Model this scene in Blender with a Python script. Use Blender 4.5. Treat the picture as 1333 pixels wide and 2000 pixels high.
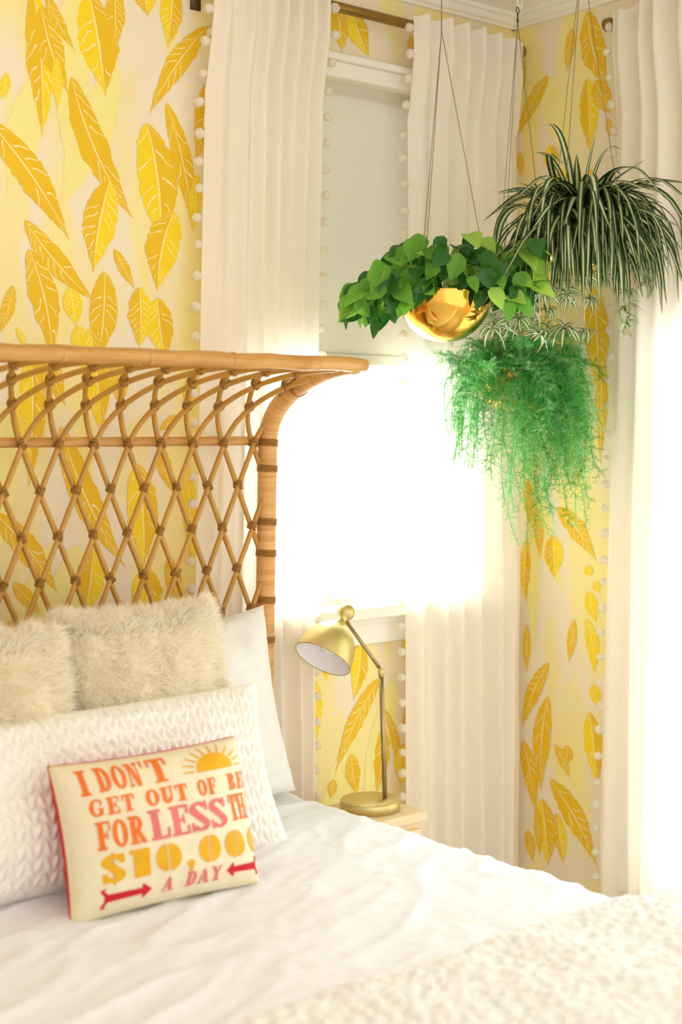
import bpy, math, random
from mathutils import Vector, Matrix, noise
for _o in list(bpy.data.objects):
    bpy.data.objects.remove(_o)
scene = bpy.context.scene
COL = scene.collection
PI = math.pi

# ------------------------------------------------------------------ camera
FPX = 2800.0                                   # focal length in pixels of the 1333 x 2000 frame
CAM = Vector((-2.72, -2.56, 1.38))
YAW = math.radians(50)
PIT = math.atan(165 / FPX)
FH = Vector((math.cos(YAW), math.sin(YAW), 0))
RT = Vector((math.sin(YAW), -math.cos(YAW), 0))
FW = FH * math.cos(PIT) + Vector((0, 0, -math.sin(PIT)))
UP = RT.cross(FW)
cam_d = bpy.data.cameras.new('camera')
cam_d.sensor_width = 36; cam_d.sensor_fit = 'AUTO'
cam_d.lens = 36 * FPX / 2000
cam_d.dof.use_dof = True; cam_d.dof.focus_distance = 3.02; cam_d.dof.aperture_fstop = 2.6
cam_o = bpy.data.objects.new('camera', cam_d); COL.objects.link(cam_o)
cm = Matrix((RT, UP, -FW)).transposed().to_4x4(); cm.translation = CAM
cam_o.matrix_world = cm
scene.camera = cam_o

# ------------------------------------------------------------------ sky, daylight, exposure
world = bpy.data.worlds.new('World'); scene.world = world; world.use_nodes = True
wb = world.node_tree.nodes['Background']
wb.inputs[0].default_value = (1.0, 0.970, 0.935, 1); wb.inputs[1].default_value = 1.42

def area(name, loc, rot, sx, sy, power, col):
    l = bpy.data.lights.new(name, 'AREA'); l.shape = 'RECTANGLE'; l.size = sx; l.size_y = sy
    l.energy = power; l.color = col
    o = bpy.data.objects.new(name, l); COL.objects.link(o); o.location = loc; o.rotation_euler = rot
    return o
# bright overcast daylight just outside the two windows
area('daylight_back_window', (-0.52, 0.75, 1.45), (-PI / 2, 0, 0), 1.6, 2.0, 110, (0.80, 0.90, 1.0))
area('window_side_offscreen', (0.85, -1.00, 1.20), (0, PI / 2, 0), 2.2, 1.8, 108, (0.74, 0.85, 1.0))
scene.view_settings.view_transform = 'Standard'
scene.view_settings.look = 'None'
scene.view_settings.gamma = 1.0
scene.view_settings.use_curve_mapping = False
scene.view_settings.exposure = 0.40
scene.cycles.max_bounces = 10
scene.cycles.diffuse_bounces = 7
scene.cycles.transparent_max_bounces = 12
scene.cycles.sample_clamp_indirect = 6.0

# ------------------------------------------------------------------ helpers
def ray(px, py):
    return FW + RT * ((px - 666.5) / FPX) - UP * ((py - 1000) / FPX)
def at(px, py, axis, val):
    d = ray(px, py)
    return CAM + d * ((val - CAM[axis]) / d[axis])

def srgb(r, g, b):
    f = lambda c: (c / 255 / 12.92) if c / 255 <= 0.04045 else ((c / 255 + 0.055) / 1.055) ** 2.4
    return (f(r), f(g), f(b), 1)

class NT:
    """small helper around a material's node tree"""
    def __init__(s, name):
        s.m = bpy.data.materials.new(name); s.m.use_nodes = True
        s.t = s.m.node_tree; s.t.nodes.clear()
        s.out = s.n('ShaderNodeOutputMaterial')
    def n(s, typ, **kw):
        nd = s.t.nodes.new(typ)
        for k, v in kw.items(): setattr(nd, k, v)
        return nd
    def put(s, sock, v):
        if isinstance(v, bpy.types.NodeSocket): s.t.links.new(v, sock)
        else: sock.default_value = v
    def math(s, op, a, b=0.0, c=0.0):
        nd = s.n('ShaderNodeMath', operation=op)
        s.put(nd.inputs[0], a); s.put(nd.inputs[1], b); s.put(nd.inputs[2], c)
        return nd.outputs[0]
    def mix(s, f, a, b):
        nd = s.n('ShaderNodeMix', data_type='RGBA')
        s.put(nd.inputs[0], f); s.put(nd.inputs[6], a); s.put(nd.inputs[7], b)
        return nd.outputs[2]
    def ramp(s, f, lo, hi):
        nd = s.n('ShaderNodeMapRange', interpolation_type='SMOOTHSTEP')
        s.put(nd.inputs[0], f); nd.inputs[1].default_value = lo; nd.inputs[2].default_value = hi
        return nd.outputs[0]
    def coord(s, kind='Object', scale=(1, 1, 1)):
        tc = s.n('ShaderNodeTexCoord'); mp = s.n('ShaderNodeMapping')
        mp.inputs['Scale'].default_value = scale
        s.t.links.new(tc.outputs[kind], mp.inputs[0])
        return mp.outputs[0]
    def noise(s, vec, scale=5.0, detail=3.0, rough=0.5):
        nd = s.n('ShaderNodeTexNoise'); s.put(nd.inputs['Vector'], vec)
        nd.inputs['Scale'].default_value = scale; nd.inputs['Detail'].default_value = detail
        nd.inputs['Roughness'].default_value = rough
        return nd.outputs[0]
    def bump(s, h, strength=0.2, dist=0.01):
        nd = s.n('ShaderNodeBump'); s.put(nd.inputs['Height'], h)
        nd.inputs['Strength'].default_value = strength; nd.inputs['Distance'].default_value = dist
        return nd.outputs[0]
    def pbr(s, col, rough=0.6, metal=0.0, normal=None, **kw):
        p = s.n('ShaderNodeBsdfPrincipled')
        s.put(p.inputs['Base Color'], col); s.put(p.inputs['Roughness'], rough); p.inputs['Metallic'].default_value = metal
        if normal is not None: s.t.links.new(normal, p.inputs['Normal'])
        for k, v in kw.items(): s.put(p.inputs[k], v)
        s.t.links.new(p.outputs[0], s.out.inputs[0]); return s.m
    def cloth(s, col, trans=0.5, normal=None, tcol=None):
        d = s.n('ShaderNodeBsdfDiffuse'); t = s.n('ShaderNodeBsdfTranslucent'); mx = s.n('ShaderNodeMixShader')
        s.put(d.inputs[0], col); s.put(t.inputs[0], col if tcol is None else tcol); mx.inputs[0].default_value = trans
        if normal is not None:
            s.t.links.new(normal, d.inputs['Normal'])
        s.t.links.new(d.outputs[0], mx.inputs[1]); s.t.links.new(t.outputs[0], mx.inputs[2])
        s.t.links.new(mx.outputs[0], s.out.inputs[0]); return s.m

def mat(name, col, rough=0.6, metal=0.0, var=0.08, nscale=20.0, bump=0.0, bscale=60.0, stretch=(1, 1, 1), **kw):
    t = NT(name); v = t.coord('Object', stretch)
    f = t.noise(v, nscale)
    dark = tuple(c * (1 - 2 * var) for c in col[:3]) + (1,); lite = tuple(min(1, c * (1 + var)) for c in col[:3]) + (1,)
    c = t.mix(f, dark, lite)
    nrm = t.bump(t.noise(v, bscale, 4), bump) if bump else None
    return t.pbr(c, rough, metal, nrm, **kw)

class MB:
    """mesh collector"""
    def __init__(s):
        s.v = []; s.f = []; s.uv = {}; s.mi = []
    def add(s, vs, fs, uvs=None, mi=0):
        o = len(s.v); s.v += [tuple(p) for p in vs]
        for k, fc in enumerate(fs):
            if uvs: s.uv[len(s.f)] = [uvs[i] for i in fc]
            s.f.append(tuple(i + o for i in fc)); s.mi.append(mi)
        return s
    def box(s, a, b):
        x0, y0, z0 = a; x1, y1, z1 = b
        x0, x1 = min(x0, x1), max(x0, x1); y0, y1 = min(y0, y1), max(y0, y1); z0, z1 = min(z0, z1), max(z0, z1)
        vs = [(x, y, z) for z in (z0, z1) for y in (y0, y1) for x in (x0, x1)]
        return s.add(vs, [(0, 2, 3, 1), (4, 5, 7, 6), (0, 1, 5, 4), (2, 6, 7, 3), (0, 4, 6, 2), (1, 3, 7, 5)])
    def tube(s, pts, r, n=8, caps=True, closed=False):
        pts = [Vector(p) for p in pts]; m = len(pts)
        rr = r if isinstance(r, (list, tuple)) else [r] * m
        up = Vector((0.13, 0.21, 0.97)); vs = []; uvs = []; L = 0.0
        for i, p in enumerate(pts):
            a = pts[i - 1] if (i > 0 or closed) else pts[i]; b = pts[(i + 1) % m] if (i < m - 1 or closed) else pts[i]
            d = (b - a).normalized()
            x = d.cross(up)
            if x.length < 1e-4: x = d.cross(Vector((1, 0, 0)))
            x.normalize(); y = x.cross(d); up = y
            if i: L += (p - pts[i - 1]).length
            for k in range(n):
                t = 2 * PI * k / n
                vs.append(p + (x * math.cos(t) + y * math.sin(t)) * rr[i]); uvs.append((k / n, L))
        fs = []
        for i in range(m if closed else m - 1):
            j = (i + 1) % m
            for k in range(n):
                k2 = (k + 1) % n
                fs.append((i * n + k, i * n + k2, j * n + k2, j * n + k))
        if caps and not closed:
            fs.append(tuple(range(n))[::-1]); fs.append(tuple((m - 1) * n + k for k in range(n)))
        return s.add(vs, fs, uvs)
    def lathe(s, prof, n=32, M=None, caps=True):
        vs = []; M = M or Matrix.Identity(4); m = len(prof)
        for r, z in prof:
            for k in range(n):
                t = 2 * PI * k / n
                vs.append(M @ Vector((r * math.cos(t), r * math.sin(t), z)))
        fs = [(i * n + k, i * n + (k + 1) % n, (i + 1) * n + (k + 1) % n, (i + 1) * n + k) for i in range(m - 1) for k in range(n)]
        if caps and prof[0][0] > 1e-6: fs.append(tuple(range(n))[::-1])
        if caps and prof[-1][0] > 1e-6: fs.append(tuple((m - 1) * n + k for k in range(n)))
        return s.add(vs, fs)
    def grid(s, fn, nu, nv, mi=0, flip=False):
        vs = []; uvs = []
        for j in range(nv + 1):
            for i in range(nu + 1):
                vs.append(fn(i / nu, j / nv)); uvs.append((i / nu, j / nv))
        fs = []
        for j in range(nv):
            for i in range(nu):
                a = j * (nu + 1) + i; q = (a, a + 1, a + nu + 2, a + nu + 1)
                fs.append(q[::-1] if flip else q)
        return s.add(vs, fs, uvs, mi)
    def mesh(s, name, mats, smooth=True):
        me = bpy.data.meshes.new(name); me.from_pydata(s.v, [], s.f)
        if s.uv:
            l = me.uv_layers.new(name='UVMap'); buf = []
            for k, fc in enumerate(s.f): 
                for q in s.uv.get(k, [(0, 0)] * len(fc)): buf += [q[0], q[1]]
            l.data.foreach_set('uv', buf)
        for m in (mats if isinstance(mats, (list, tuple)) else [mats]): me.materials.append(m)
        me.polygons.foreach_set('material_index', s.mi)
        me.polygons.foreach_set('use_smooth', [smooth] * len(s.f))
        me.update(); return me
    def build(s, name, mats, parent=None, smooth=True, **kw):
        return link(name, s.mesh(name, mats, smooth), parent, **kw)

def link(name, data, parent=None, **kw):
    o = bpy.data.objects.new(name, data); COL.objects.link(o)
    if parent is not None: o.parent = parent
    return tag(o, **kw)
def tag(o, label=None, cat=None, group=None, kind=None):
    if label: o['label'] = label
    if cat: o['category'] = cat
    if group: o['group'] = group
    if kind: o['kind'] = kind
    return o
def empty(name, loc=(0, 0, 0), **kw):
    o = link(name, None, **kw); o.location = loc; o.empty_display_size = 0.05; return o
def bevel(o, w=0.004, seg=2):
    m = o.modifiers.new('bevel', 'BEVEL'); m.width = w; m.segments = seg; m.limit_method = 'ANGLE'; return o
def nz(x, y, z=0.0):
    return noise.noise(Vector((x, y, z)))
def basis(x, y, z, loc, sc=1.0):
    M = Matrix((x * sc, y * sc, z * sc)).transposed().to_4x4(); M.translation = loc; return M

# ------------------------------------------------------------------ materials
def wallpaper_mat():
    t = NT('wallpaper_ground')
    v = t.coord('Object', (1, 1, 0.28))
    f = t.ramp(t.noise(v, 5.5, 2, 0.5), 0.50, 0.60)
    g = t.ramp(t.noise(v, 9.0, 2, 0.5), 0.52, 0.60)
    c = t.mix(f, srgb(240, 227, 202), srgb(245, 229, 158))
    c = t.mix(t.math('MULTIPLY', g, 0.55), c, srgb(245, 226, 120))
    w = t.noise(t.coord('Object', (1, 1, 0.1)), 220, 2)
    return t.pbr(c, 0.75, 0, t.bump(w, 0.06, 0.002))
def leaf_print_mat(name, left, right):
    t = NT(name); uv = t.n('ShaderNodeUVMap'); sp = t.n('ShaderNodeSeparateXYZ')
    t.t.links.new(uv.outputs[0], sp.inputs[0]); u, v = sp.outputs[0], sp.outputs[1]
    x = t.math('SUBTRACT', t.math('MULTIPLY', v, 2.0), 1.0); ax = t.math('ABSOLUTE', x)
    cmb = t.n('ShaderNodeCombineXYZ'); t.put(cmb.inputs[0], u); t.put(cmb.inputs[1], t.math('MULTIPLY', v, 0.5))
    nzv = t.noise(cmb.outputs[0], 5.0, 1)
    side0 = t.math('GREATER_THAN', x, 0.0)
    q = t.math('ADD', t.math('SUBTRACT', t.math('MULTIPLY', u, 10.0), t.math('MULTIPLY', ax, 1.5)), t.math('ADD', t.math('MULTIPLY', nzv, 1.4), t.math('MULTIPLY', side0, 0.43)))
    fr = t.math('FRACT', q)
    vein = t.math('LESS_THAN', fr, t.math('SUBTRACT', 0.20, t.math('MULTIPLY', ax, 0.12)))
    wn = t.n('ShaderNodeTexWhiteNoise', noise_dimensions='1D'); t.put(wn.inputs['W'], t.math('ADD', t.math('FLOOR', q), t.math('MULTIPLY', side0, 0.37)))
    on = t.math('GREATER_THAN', wn.outputs[0], 0.38)
    lo = t.math('GREATER_THAN', ax, t.math('MULTIPLY', wn.outputs[0], 0.35))
    vein = t.math('MULTIPLY', t.math('MULTIPLY', vein, on), lo)
    fleck = t.math('GREATER_THAN', t.noise(cmb.outputs[0], 26.0, 2), 0.77)
    mid = t.math('LESS_THAN', ax, 0.045)
    mask = t.math('MINIMUM', t.math('ADD', t.math('ADD', vein, mid), fleck), 1.0)
    side = t.math('GREATER_THAN', t.math('ADD', x, t.math('MULTIPLY', t.math('SUBTRACT', nzv, 0.5), 0.5)), 0.0)
    col = t.mix(side, left, right)
    col = t.mix(t.math('MULTIPLY', t.noise(cmb.outputs[0], 4.0, 2), 0.35), col, srgb(250, 214, 40))
    col = t.mix(mask, col, srgb(248, 232, 176))
    return t.pbr(col, 0.7)
GOLD, YEL = srgb(231, 184, 10), srgb(246, 214, 12)
M_wall = wallpaper_mat()
M_leafp = [leaf_print_mat('leaf_print_gold', GOLD, GOLD), leaf_print_mat('leaf_print_gold_yellow', GOLD, YEL),
           leaf_print_mat('leaf_print_yellow_gold', YEL, GOLD), leaf_print_mat('leaf_print_yellow', YEL, YEL)]
M_palep = mat('leaf_print_pale', srgb(246, 233, 152), 0.75, var=0.04, nscale=9)
M_white = mat('white_paint', srgb(243, 238, 226), 0.45, var=0.02)
M_ceil = mat('ceiling_paint', srgb(252, 249, 243), 0.8, var=0.02)
M_floor = mat('pale_carpet', srgb(236, 232, 226), 0.95, var=0.08, nscale=160, bump=0.4, bscale=300)
def curtain_mat(name, c1, c2, tr):
    t = NT(name); v = t.coord('Object', (1, 1, 1)); h = t.noise(t.coord('Object', (1, 1, 0.08)), 260, 2)
    c = t.mix(t.noise(v, 30, 3), c1, c2)
    return t.cloth(c, tr, t.bump(h, 0.12, 0.002))
M_curt = curtain_mat('ivory_linen', srgb(248, 240, 227), srgb(251, 245, 235), 0.28)
M_pom = curtain_mat('ivory_wool', srgb(246, 238, 222), srgb(252, 247, 236), 0.45)
M_shade = curtain_mat('shade_fabric', srgb(206, 200, 180), srgb(212, 206, 188), 0.03)
M_bronze = mat('antique_brass', srgb(158, 124, 62), 0.35, 0.9, var=0.15, nscale=40)
M_glass = NT('window_glass')
_g = M_glass.n('ShaderNodeBsdfTransparent'); _g.inputs[0].default_value = (0.96, 0.98, 0.97, 1)
_gl = M_glass.n('ShaderNodeBsdfGlossy'); _gl.inputs['Roughness'].default_value = 0.02
_mx = M_glass.n('ShaderNodeMixShader'); _mx.inputs[0].default_value = 0.06
M_glass.t.links.new(_g.outputs[0], _mx.inputs[1]); M_glass.t.links.new(_gl.outputs[0], _mx.inputs[2])
M_glass.t.links.new(_mx.outputs[0], M_glass.out.inputs[0]); M_glass = M_glass.m
M_rattan = mat('rattan_cane', srgb(196, 146, 62), 0.5, var=0.16, nscale=16, bump=0.15, bscale=120, stretch=(1, 1, 1))
def wrap_mat():
    t = NT('wrapped_rattan'); uv = t.n('ShaderNodeUVMap'); sp = t.n('ShaderNodeSeparateXYZ'); t.t.links.new(uv.outputs[0], sp.inputs[0])
    q = t.math('ADD', t.math('MULTIPLY', sp.outputs[1], 170.0), sp.outputs[0])
    fr = t.math('FRACT', q)
    strip = t.n('ShaderNodeTexWhiteNoise', noise_dimensions='1D'); t.put(strip.inputs['W'], t.math('FLOOR', q))
    c = t.mix(strip.outputs[0], srgb(206, 150, 82), srgb(226, 176, 110))
    return t.pbr(c, 0.5, 0, t.bump(t.math('PINGPONG', fr, 0.5), 0.35, 0.002))
M_wrap = wrap_mat()
def rail_mat():
    t = NT('rattan_pole'); v = t.coord('Object', (0.25, 3, 3))
    c = t.mix(t.ramp(t.noise(v, 14, 4, 0.6), 0.3, 0.75), srgb(182, 128, 58), srgb(212, 162, 92))
    c = t.mix(t.ramp(t.noise(t.coord('Object', (1, 0.2, 0.2)), 7, 2), 0.60, 0.64), c, srgb(190, 134, 60))
    return t.pbr(c, 0.42, 0, t.bump(t.noise(v, 60, 3), 0.15, 0.002))
M_rail = rail_mat()
M_bind = mat('rattan_binding', srgb(176, 124, 50), 0.6, var=0.15, nscale=150, bump=0.6, bscale=400)
M_linen = mat('white_linen', srgb(244, 240, 232), 0.9, var=0.02, nscale=40, bump=0.1, bscale=400)
M_duvet = mat('white_coverlet', srgb(234, 235, 240), 0.9, var=0.015, nscale=30, bump=0.12, bscale=260)
M_sham = mat('white_sham', srgb(226, 224, 220), 0.9, var=0.03, nscale=60, bump=0.1, bscale=300)
M_knit = mat('cream_knit', srgb(250, 246, 238), 0.95, var=0.05, nscale=90, bump=0.35, bscale=300)
M_throw = mat('boucle_wool', srgb(246, 244, 242), 0.95, var=0.06, nscale=70, bump=0.4, bscale=260)
M_furb = mat('fur_backing', srgb(252, 244, 226), 0.95, var=0.04)
def fur_mat():
    t = NT('cream_fur'); uv = t.n('ShaderNodeUVMap'); sp = t.n('ShaderNodeSeparateXYZ'); t.t.links.new(uv.outputs[0], sp.inputs[0])
    c = t.mix(sp.outputs[0], srgb(252, 244, 224), srgb(255, 252, 244))
    return t.cloth(c, 0.5)
M_fur = fur_mat()
M_cushion = mat('cream_canvas', srgb(234, 223, 192), 0.9, var=0.03, nscale=60, bump=0.15, bscale=500)
M_red = mat('red_felt', srgb(206, 20, 34), 0.85, var=0.06, nscale=80)
M_orange = mat('orange_print', srgb(238, 118, 40), 0.85, var=0.08, nscale=90)
M_pink = mat('rose_print', srgb(226, 116, 110), 0.85, var=0.06, nscale=90)
M_ochre = mat('ochre_print', srgb(230, 172, 22), 0.85, var=0.05, nscale=90)
M_brass = mat('polished_brass', srgb(236, 184, 84), 0.10, 1.0, var=0.05, nscale=8)
M_lampb = mat('brushed_brass', srgb(216, 198, 136), 0.40, 0.85, var=0.06, nscale=60, stretch=(1, 1, 8))
M_steel = mat('satin_nickel', srgb(170, 152, 118), 0.25, 0.95, var=0.04)
M_lampin = mat('shade_inside_white', srgb(250, 249, 252), 0.6, var=0.01)
M_ink = mat('black_ink', srgb(40, 36, 44), 0.7, var=0.02)
M_wire = mat('steel_wire', srgb(140, 120, 92), 0.5, 0.4, var=0.05)
M_iron = mat('dark_hook', srgb(92, 76, 54), 0.45, 0.7, var=0.1)
M_soil = mat('potting_soil', srgb(60, 46, 34), 0.95, var=0.3, nscale=120, bump=0.8, bscale=150)
M_stand = mat('pale_wood', srgb(236, 214, 176), 0.55, var=0.06, nscale=12, stretch=(1, 6, 6))
def green(name, c1, c2, tr=0.35, tcol=None, ns=40):
    t = NT(name)
    c = t.mix(t.noise(t.coord('Object'), ns, 2), c1, c2)
    d = t.n('ShaderNodeBsdfPrincipled'); t.put(d.inputs['Base Color'], c); d.inputs['Roughness'].default_value = 0.42
    tl = t.n('ShaderNodeBsdfTranslucent'); t.put(tl.inputs[0], c if tcol is None else tcol)
    mx = t.n('ShaderNodeMixShader'); mx.inputs[0].default_value = tr
    t.t.links.new(d.outputs[0], mx.inputs[1]); t.t.links.new(tl.outputs[0], mx.inputs[2]); t.t.links.new(mx.outputs[0], t.out.inputs[0])
    return t.m
M_poth = [green('pothos_dark', srgb(38, 92, 32), srgb(58, 120, 40), 0.3), green('pothos_mid', srgb(92, 156, 44), srgb(124, 184, 60), 0.4),
          green('pothos_lime', srgb(156, 204, 70), srgb(190, 222, 104), 0.45)]
M_vine = green('vine_stem', srgb(92, 140, 50), srgb(130, 170, 70), 0.1)
def spider_mat(name, edge, mid, lo, hi):
    t = NT(name); uv = t.n('ShaderNodeUVMap'); sp = t.n('ShaderNodeSeparateXYZ'); t.t.links.new(uv.outputs[0], sp.inputs[0])
    ax = t.math('ABSOLUTE', t.math('SUBTRACT', t.math('MULTIPLY', sp.outputs[0], 2.0), 1.0))
    c = t.mix(t.ramp(ax, lo, hi), mid, edge)
    d = t.n('ShaderNodeBsdfPrincipled'); t.put(d.inputs['Base Color'], c); d.inputs['Roughness'].default_value = 0.45
    tl = t.n('ShaderNodeBsdfTranslucent'); t.put(tl.inputs[0], c)
    mx = t.n('ShaderNodeMixShader'); mx.inputs[0].default_value = 0.22
    t.t.links.new(d.outputs[0], mx.inputs[1]); t.t.links.new(tl.outputs[0], mx.inputs[2]); t.t.links.new(mx.outputs[0], t.out.inputs[0])
    return t.m
M_spid = [spider_mat('spider_leaf', srgb(54, 80, 36), srgb(212, 220, 168), 0.26, 0.44), spider_mat('spider_leaf_deep', srgb(44, 68, 32), srgb(196, 206, 150), 0.20, 0.36)]
M_baby = spider_mat('spider_plantlet', srgb(88, 116, 54), srgb(222, 228, 184), 0.30, 0.65)
M_runner = mat('pale_runner', srgb(216, 210, 160), 0.6, var=0.05)
M_fern = [green('fern_deep', srgb(40, 140, 46), srgb(64, 166, 66), 0.5), green('fern_mid', srgb(100, 192, 92), srgb(136, 212, 124), 0.5),
          green('fern_pale', srgb(168, 226, 156), srgb(198, 238, 186), 0.55)]

# ------------------------------------------------------------------ room shell
CEIL = 2.42
W1 = (-0.86, -0.16, 0.955, 2.175)      # back window opening: x0, x1, z0, z1
W2 = (-1.42, -0.50, 0.300, 2.175)      # side window opening: y0, y1, z0, z1
b = MB()
b.box((-3.3, 0, 0), (W1[0], 0.12, CEIL)).box((W1[1], 0, 0), (0.12, 0.12, CEIL))
b.box((W1[0], 0, 0), (W1[1], 0.12, W1[2])).box((W1[0], 0, W1[3]), (W1[1], 0.12, CEIL))
wall_back = b.build('wall_back', M_wall, smooth=False, label='cream wall with yellow feather leaf wallpaper behind the rattan headboard', cat='wall', kind='structure')
b = MB()
b.box((0, -3.3, 0), (0.12, W2[0], CEIL)).box((0, W2[1], 0), (0.12, 0, CEIL))
b.box((0, W2[0], 0), (0.12, W2[1], W2[2])).box((0, W2[0], W2[3]), (0.12, W2[1], CEIL))
wall_right = b.build('wall_right', M_wall, smooth=False, label='narrow papered wall with golden leaves beside the side window', cat='wall', kind='structure')
MB().box((-3.3, -3.3, -0.1), (0.12, 0.12, 0)).build('floor', M_floor, smooth=False, label='pale carpeted floor beneath the bed', cat='floor', kind='structure')
MB().box((-3.3, -3.3, CEIL), (0.12, 0.12, CEIL + 0.1)).build('ceiling', M_ceil, smooth=False, label='plain cream painted ceiling over the hanging plants', cat='ceiling', kind='structure')
MB().box((-3.42, -3.3, 0), (-3.3, 0.12, CEIL)).build('wall_left', M_ceil, smooth=False, label='plain cream painted wall opposite the side window', cat='wall', kind='structure')
def moulding(name, axis, label):
    prof = [(0, 0), (0.010, 0), (0.012, 0.006), (0.018, 0.010), (0.024, 0.022), (0.030, 0.026), (0.032, 0.034), (0, 0.034)]
    z0 = CEIL - 0.034; vs = []; n = len(prof)
    for e in (-3.3, 0.0):
        for d, h in prof:
            vs.append((e, -d, z0 + h) if axis == 'x' else (-d, e, z0 + h))
    fs = [(k, (k + 1) % n, n + (k + 1) % n, n + k) for k in range(n)]
    return MB().add(vs, fs).build(name, M_white, smooth=False, label=label, cat='moulding', kind='structure')
moulding('trim_1', 'x', 'white crown moulding above the back window')
moulding('trim_2', 'y', 'white crown moulding above the side curtain')
for nm, a, c, lb in (('baseboard_back', (-3.3, -0.014, 0), (-0.014, 0, 0.11), 'white baseboard under the leaf wallpaper behind the bed'),
                     ('baseboard_right', (-0.014, -3.3, 0), (0, 0, 0.11), 'white baseboard along the side window wall')):
    bevel(MB().box(a, c).build(nm, M_white, smooth=False, label=lb, cat='baseboard', kind='structure'))

def window(name, w, axis, label):
    a0, a1, z0, z1 = w
    root = empty(name, label=label, cat='window', kind='structure')
    def P(a, d, z): return (a, d, z) if axis == 'x' else (d, a, z)      # d < 0 is into the room
    def bar(nm, aa, d0, zz0, ab, d1, zz1, m=M_white, par=root):
        o = MB().box(P(aa, d0, zz0), P(ab, d1, zz1)).build(nm, m, par, smooth=False)
        return bevel(o, 0.003)
    cw = 0.075
    bar('casing', a0 - cw, -0.02, z0, a0, 0.0, z1); bar('casing', a1, -0.02, z0, a1 + cw, 0.0, z1)
    bar('head_casing', a0 - cw, -0.024, z1, a1 + cw, 0.0, z1 + 0.035)
    bar('cap', a0 - cw - 0.012, -0.038, z1 + 0.035, a1 + cw + 0.012, 0.0, z1 + 0.050)
    bar('sill', a0 - cw - 0.02, -0.055, z0 - 0.022, a1 + cw + 0.02, 0.0, z0 + 0.005)
    bar('sill_board', a0 + 0.001, 0.0, z0 - 0.004, a1 - 0.001, 0.115, z0 + 0.005)
    bar('apron', a0 - cw, -0.018, z0 - 0.088, a1 + cw, 0.0, z0 - 0.022)
    bar('apron_bead', a0 - cw, -0.026, z0 - 0.040, a1 + cw, -0.018, z0 - 0.022)
    zm = (z0 + z1) / 2
    for nm, s0, s1, d0 in (('lower_sash', z0 + 0.004, zm + 0.02, 0.045), ('upper_sash', zm - 0.02, z1, 0.078)):
        s = 0.045; m = MB()
        for q0, q1, r0, r1 in ((a0, a0 + s, s0, s1), (a1 - s, a1, s0, s1), (a0 + s, a1 - s, s0, s0 + s), (a0 + s, a1 - s, s1 - s, s1)):
            m.box(P(q0, d0, r0), P(q1, d0 + 0.03, r1))
        so = m.build(nm, M_white, root, smooth=False)
        MB().box(P(a0 + s, d0 + 0.012, s0 + s), P(a1 - s, d0 + 0.018, s1 - s)).build('pane', M_glass, so, smooth=False)
    c = (a0 + a1) / 2
    bar('sash_lift', c - 0.06, 0.030, z0 + 0.020, c + 0.02, 0.045, z0 + 0.036)
    return root
window('window_1', W1, 'x', 'white sash window behind the cream roller shade')
window('window_2', W2, 'y', 'tall white sash window behind the curtain on the side wall')

# ------------------------------------------------------------------ wallpaper print
rnd = random.Random(7)
def leaf_shape(mb, toP, p0, p1, w, bend, typ, k, layer):
    """one printed leaf between two wall points; width w; bent sideways"""
    x0, y0 = p0; x1, y1 = p1
    dx, dy = x1 - x0, y1 - y0; L = math.hypot(dx, dy) or 1e-6; nx, ny = -dy / L, dx / L
    n = 34; vs = []; uvs = []
    for i in range(n + 1):
        t = i / n
        cxx = x0 + dx * t + nx * bend * L * 4 * t * (1 - t); cyy = y0 + dy * t + ny * bend * L * 4 * t * (1 - t)
        prof = (math.sin(PI * min(1.0, t ** 0.85)) ** 0.75) * (1.0 - 0.55 * max(0, t - 0.55) / 0.45)
        if t > 0.9: prof = max(prof * 0.6, 0.035)
        if t > 0.999 or t < 0.001: prof = 0.0
        for sgn in (-1, 0, 1):
            j = 1 + 0.18 * nz(k * 3.1 + t * 9, sgn * 5.0 + k) + 0.14 * nz(k * 1.7 + t * 31, sgn * 3.0 + k) if sgn else 0
            h = sgn * 0.5 * w * prof * j
            vs.append(toP(cxx + nx * h, cyy + ny * h, layer)); uvs.append((t + (k % 37), 0.5 + 0.5 * sgn))
    fs = []
    for i in range(n):
        for s in (0, 1):
            a = i * 3 + s; fs.append((a, a + 1, a + 4, a + 3))
    mb.add(vs, fs, uvs, typ)
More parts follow.
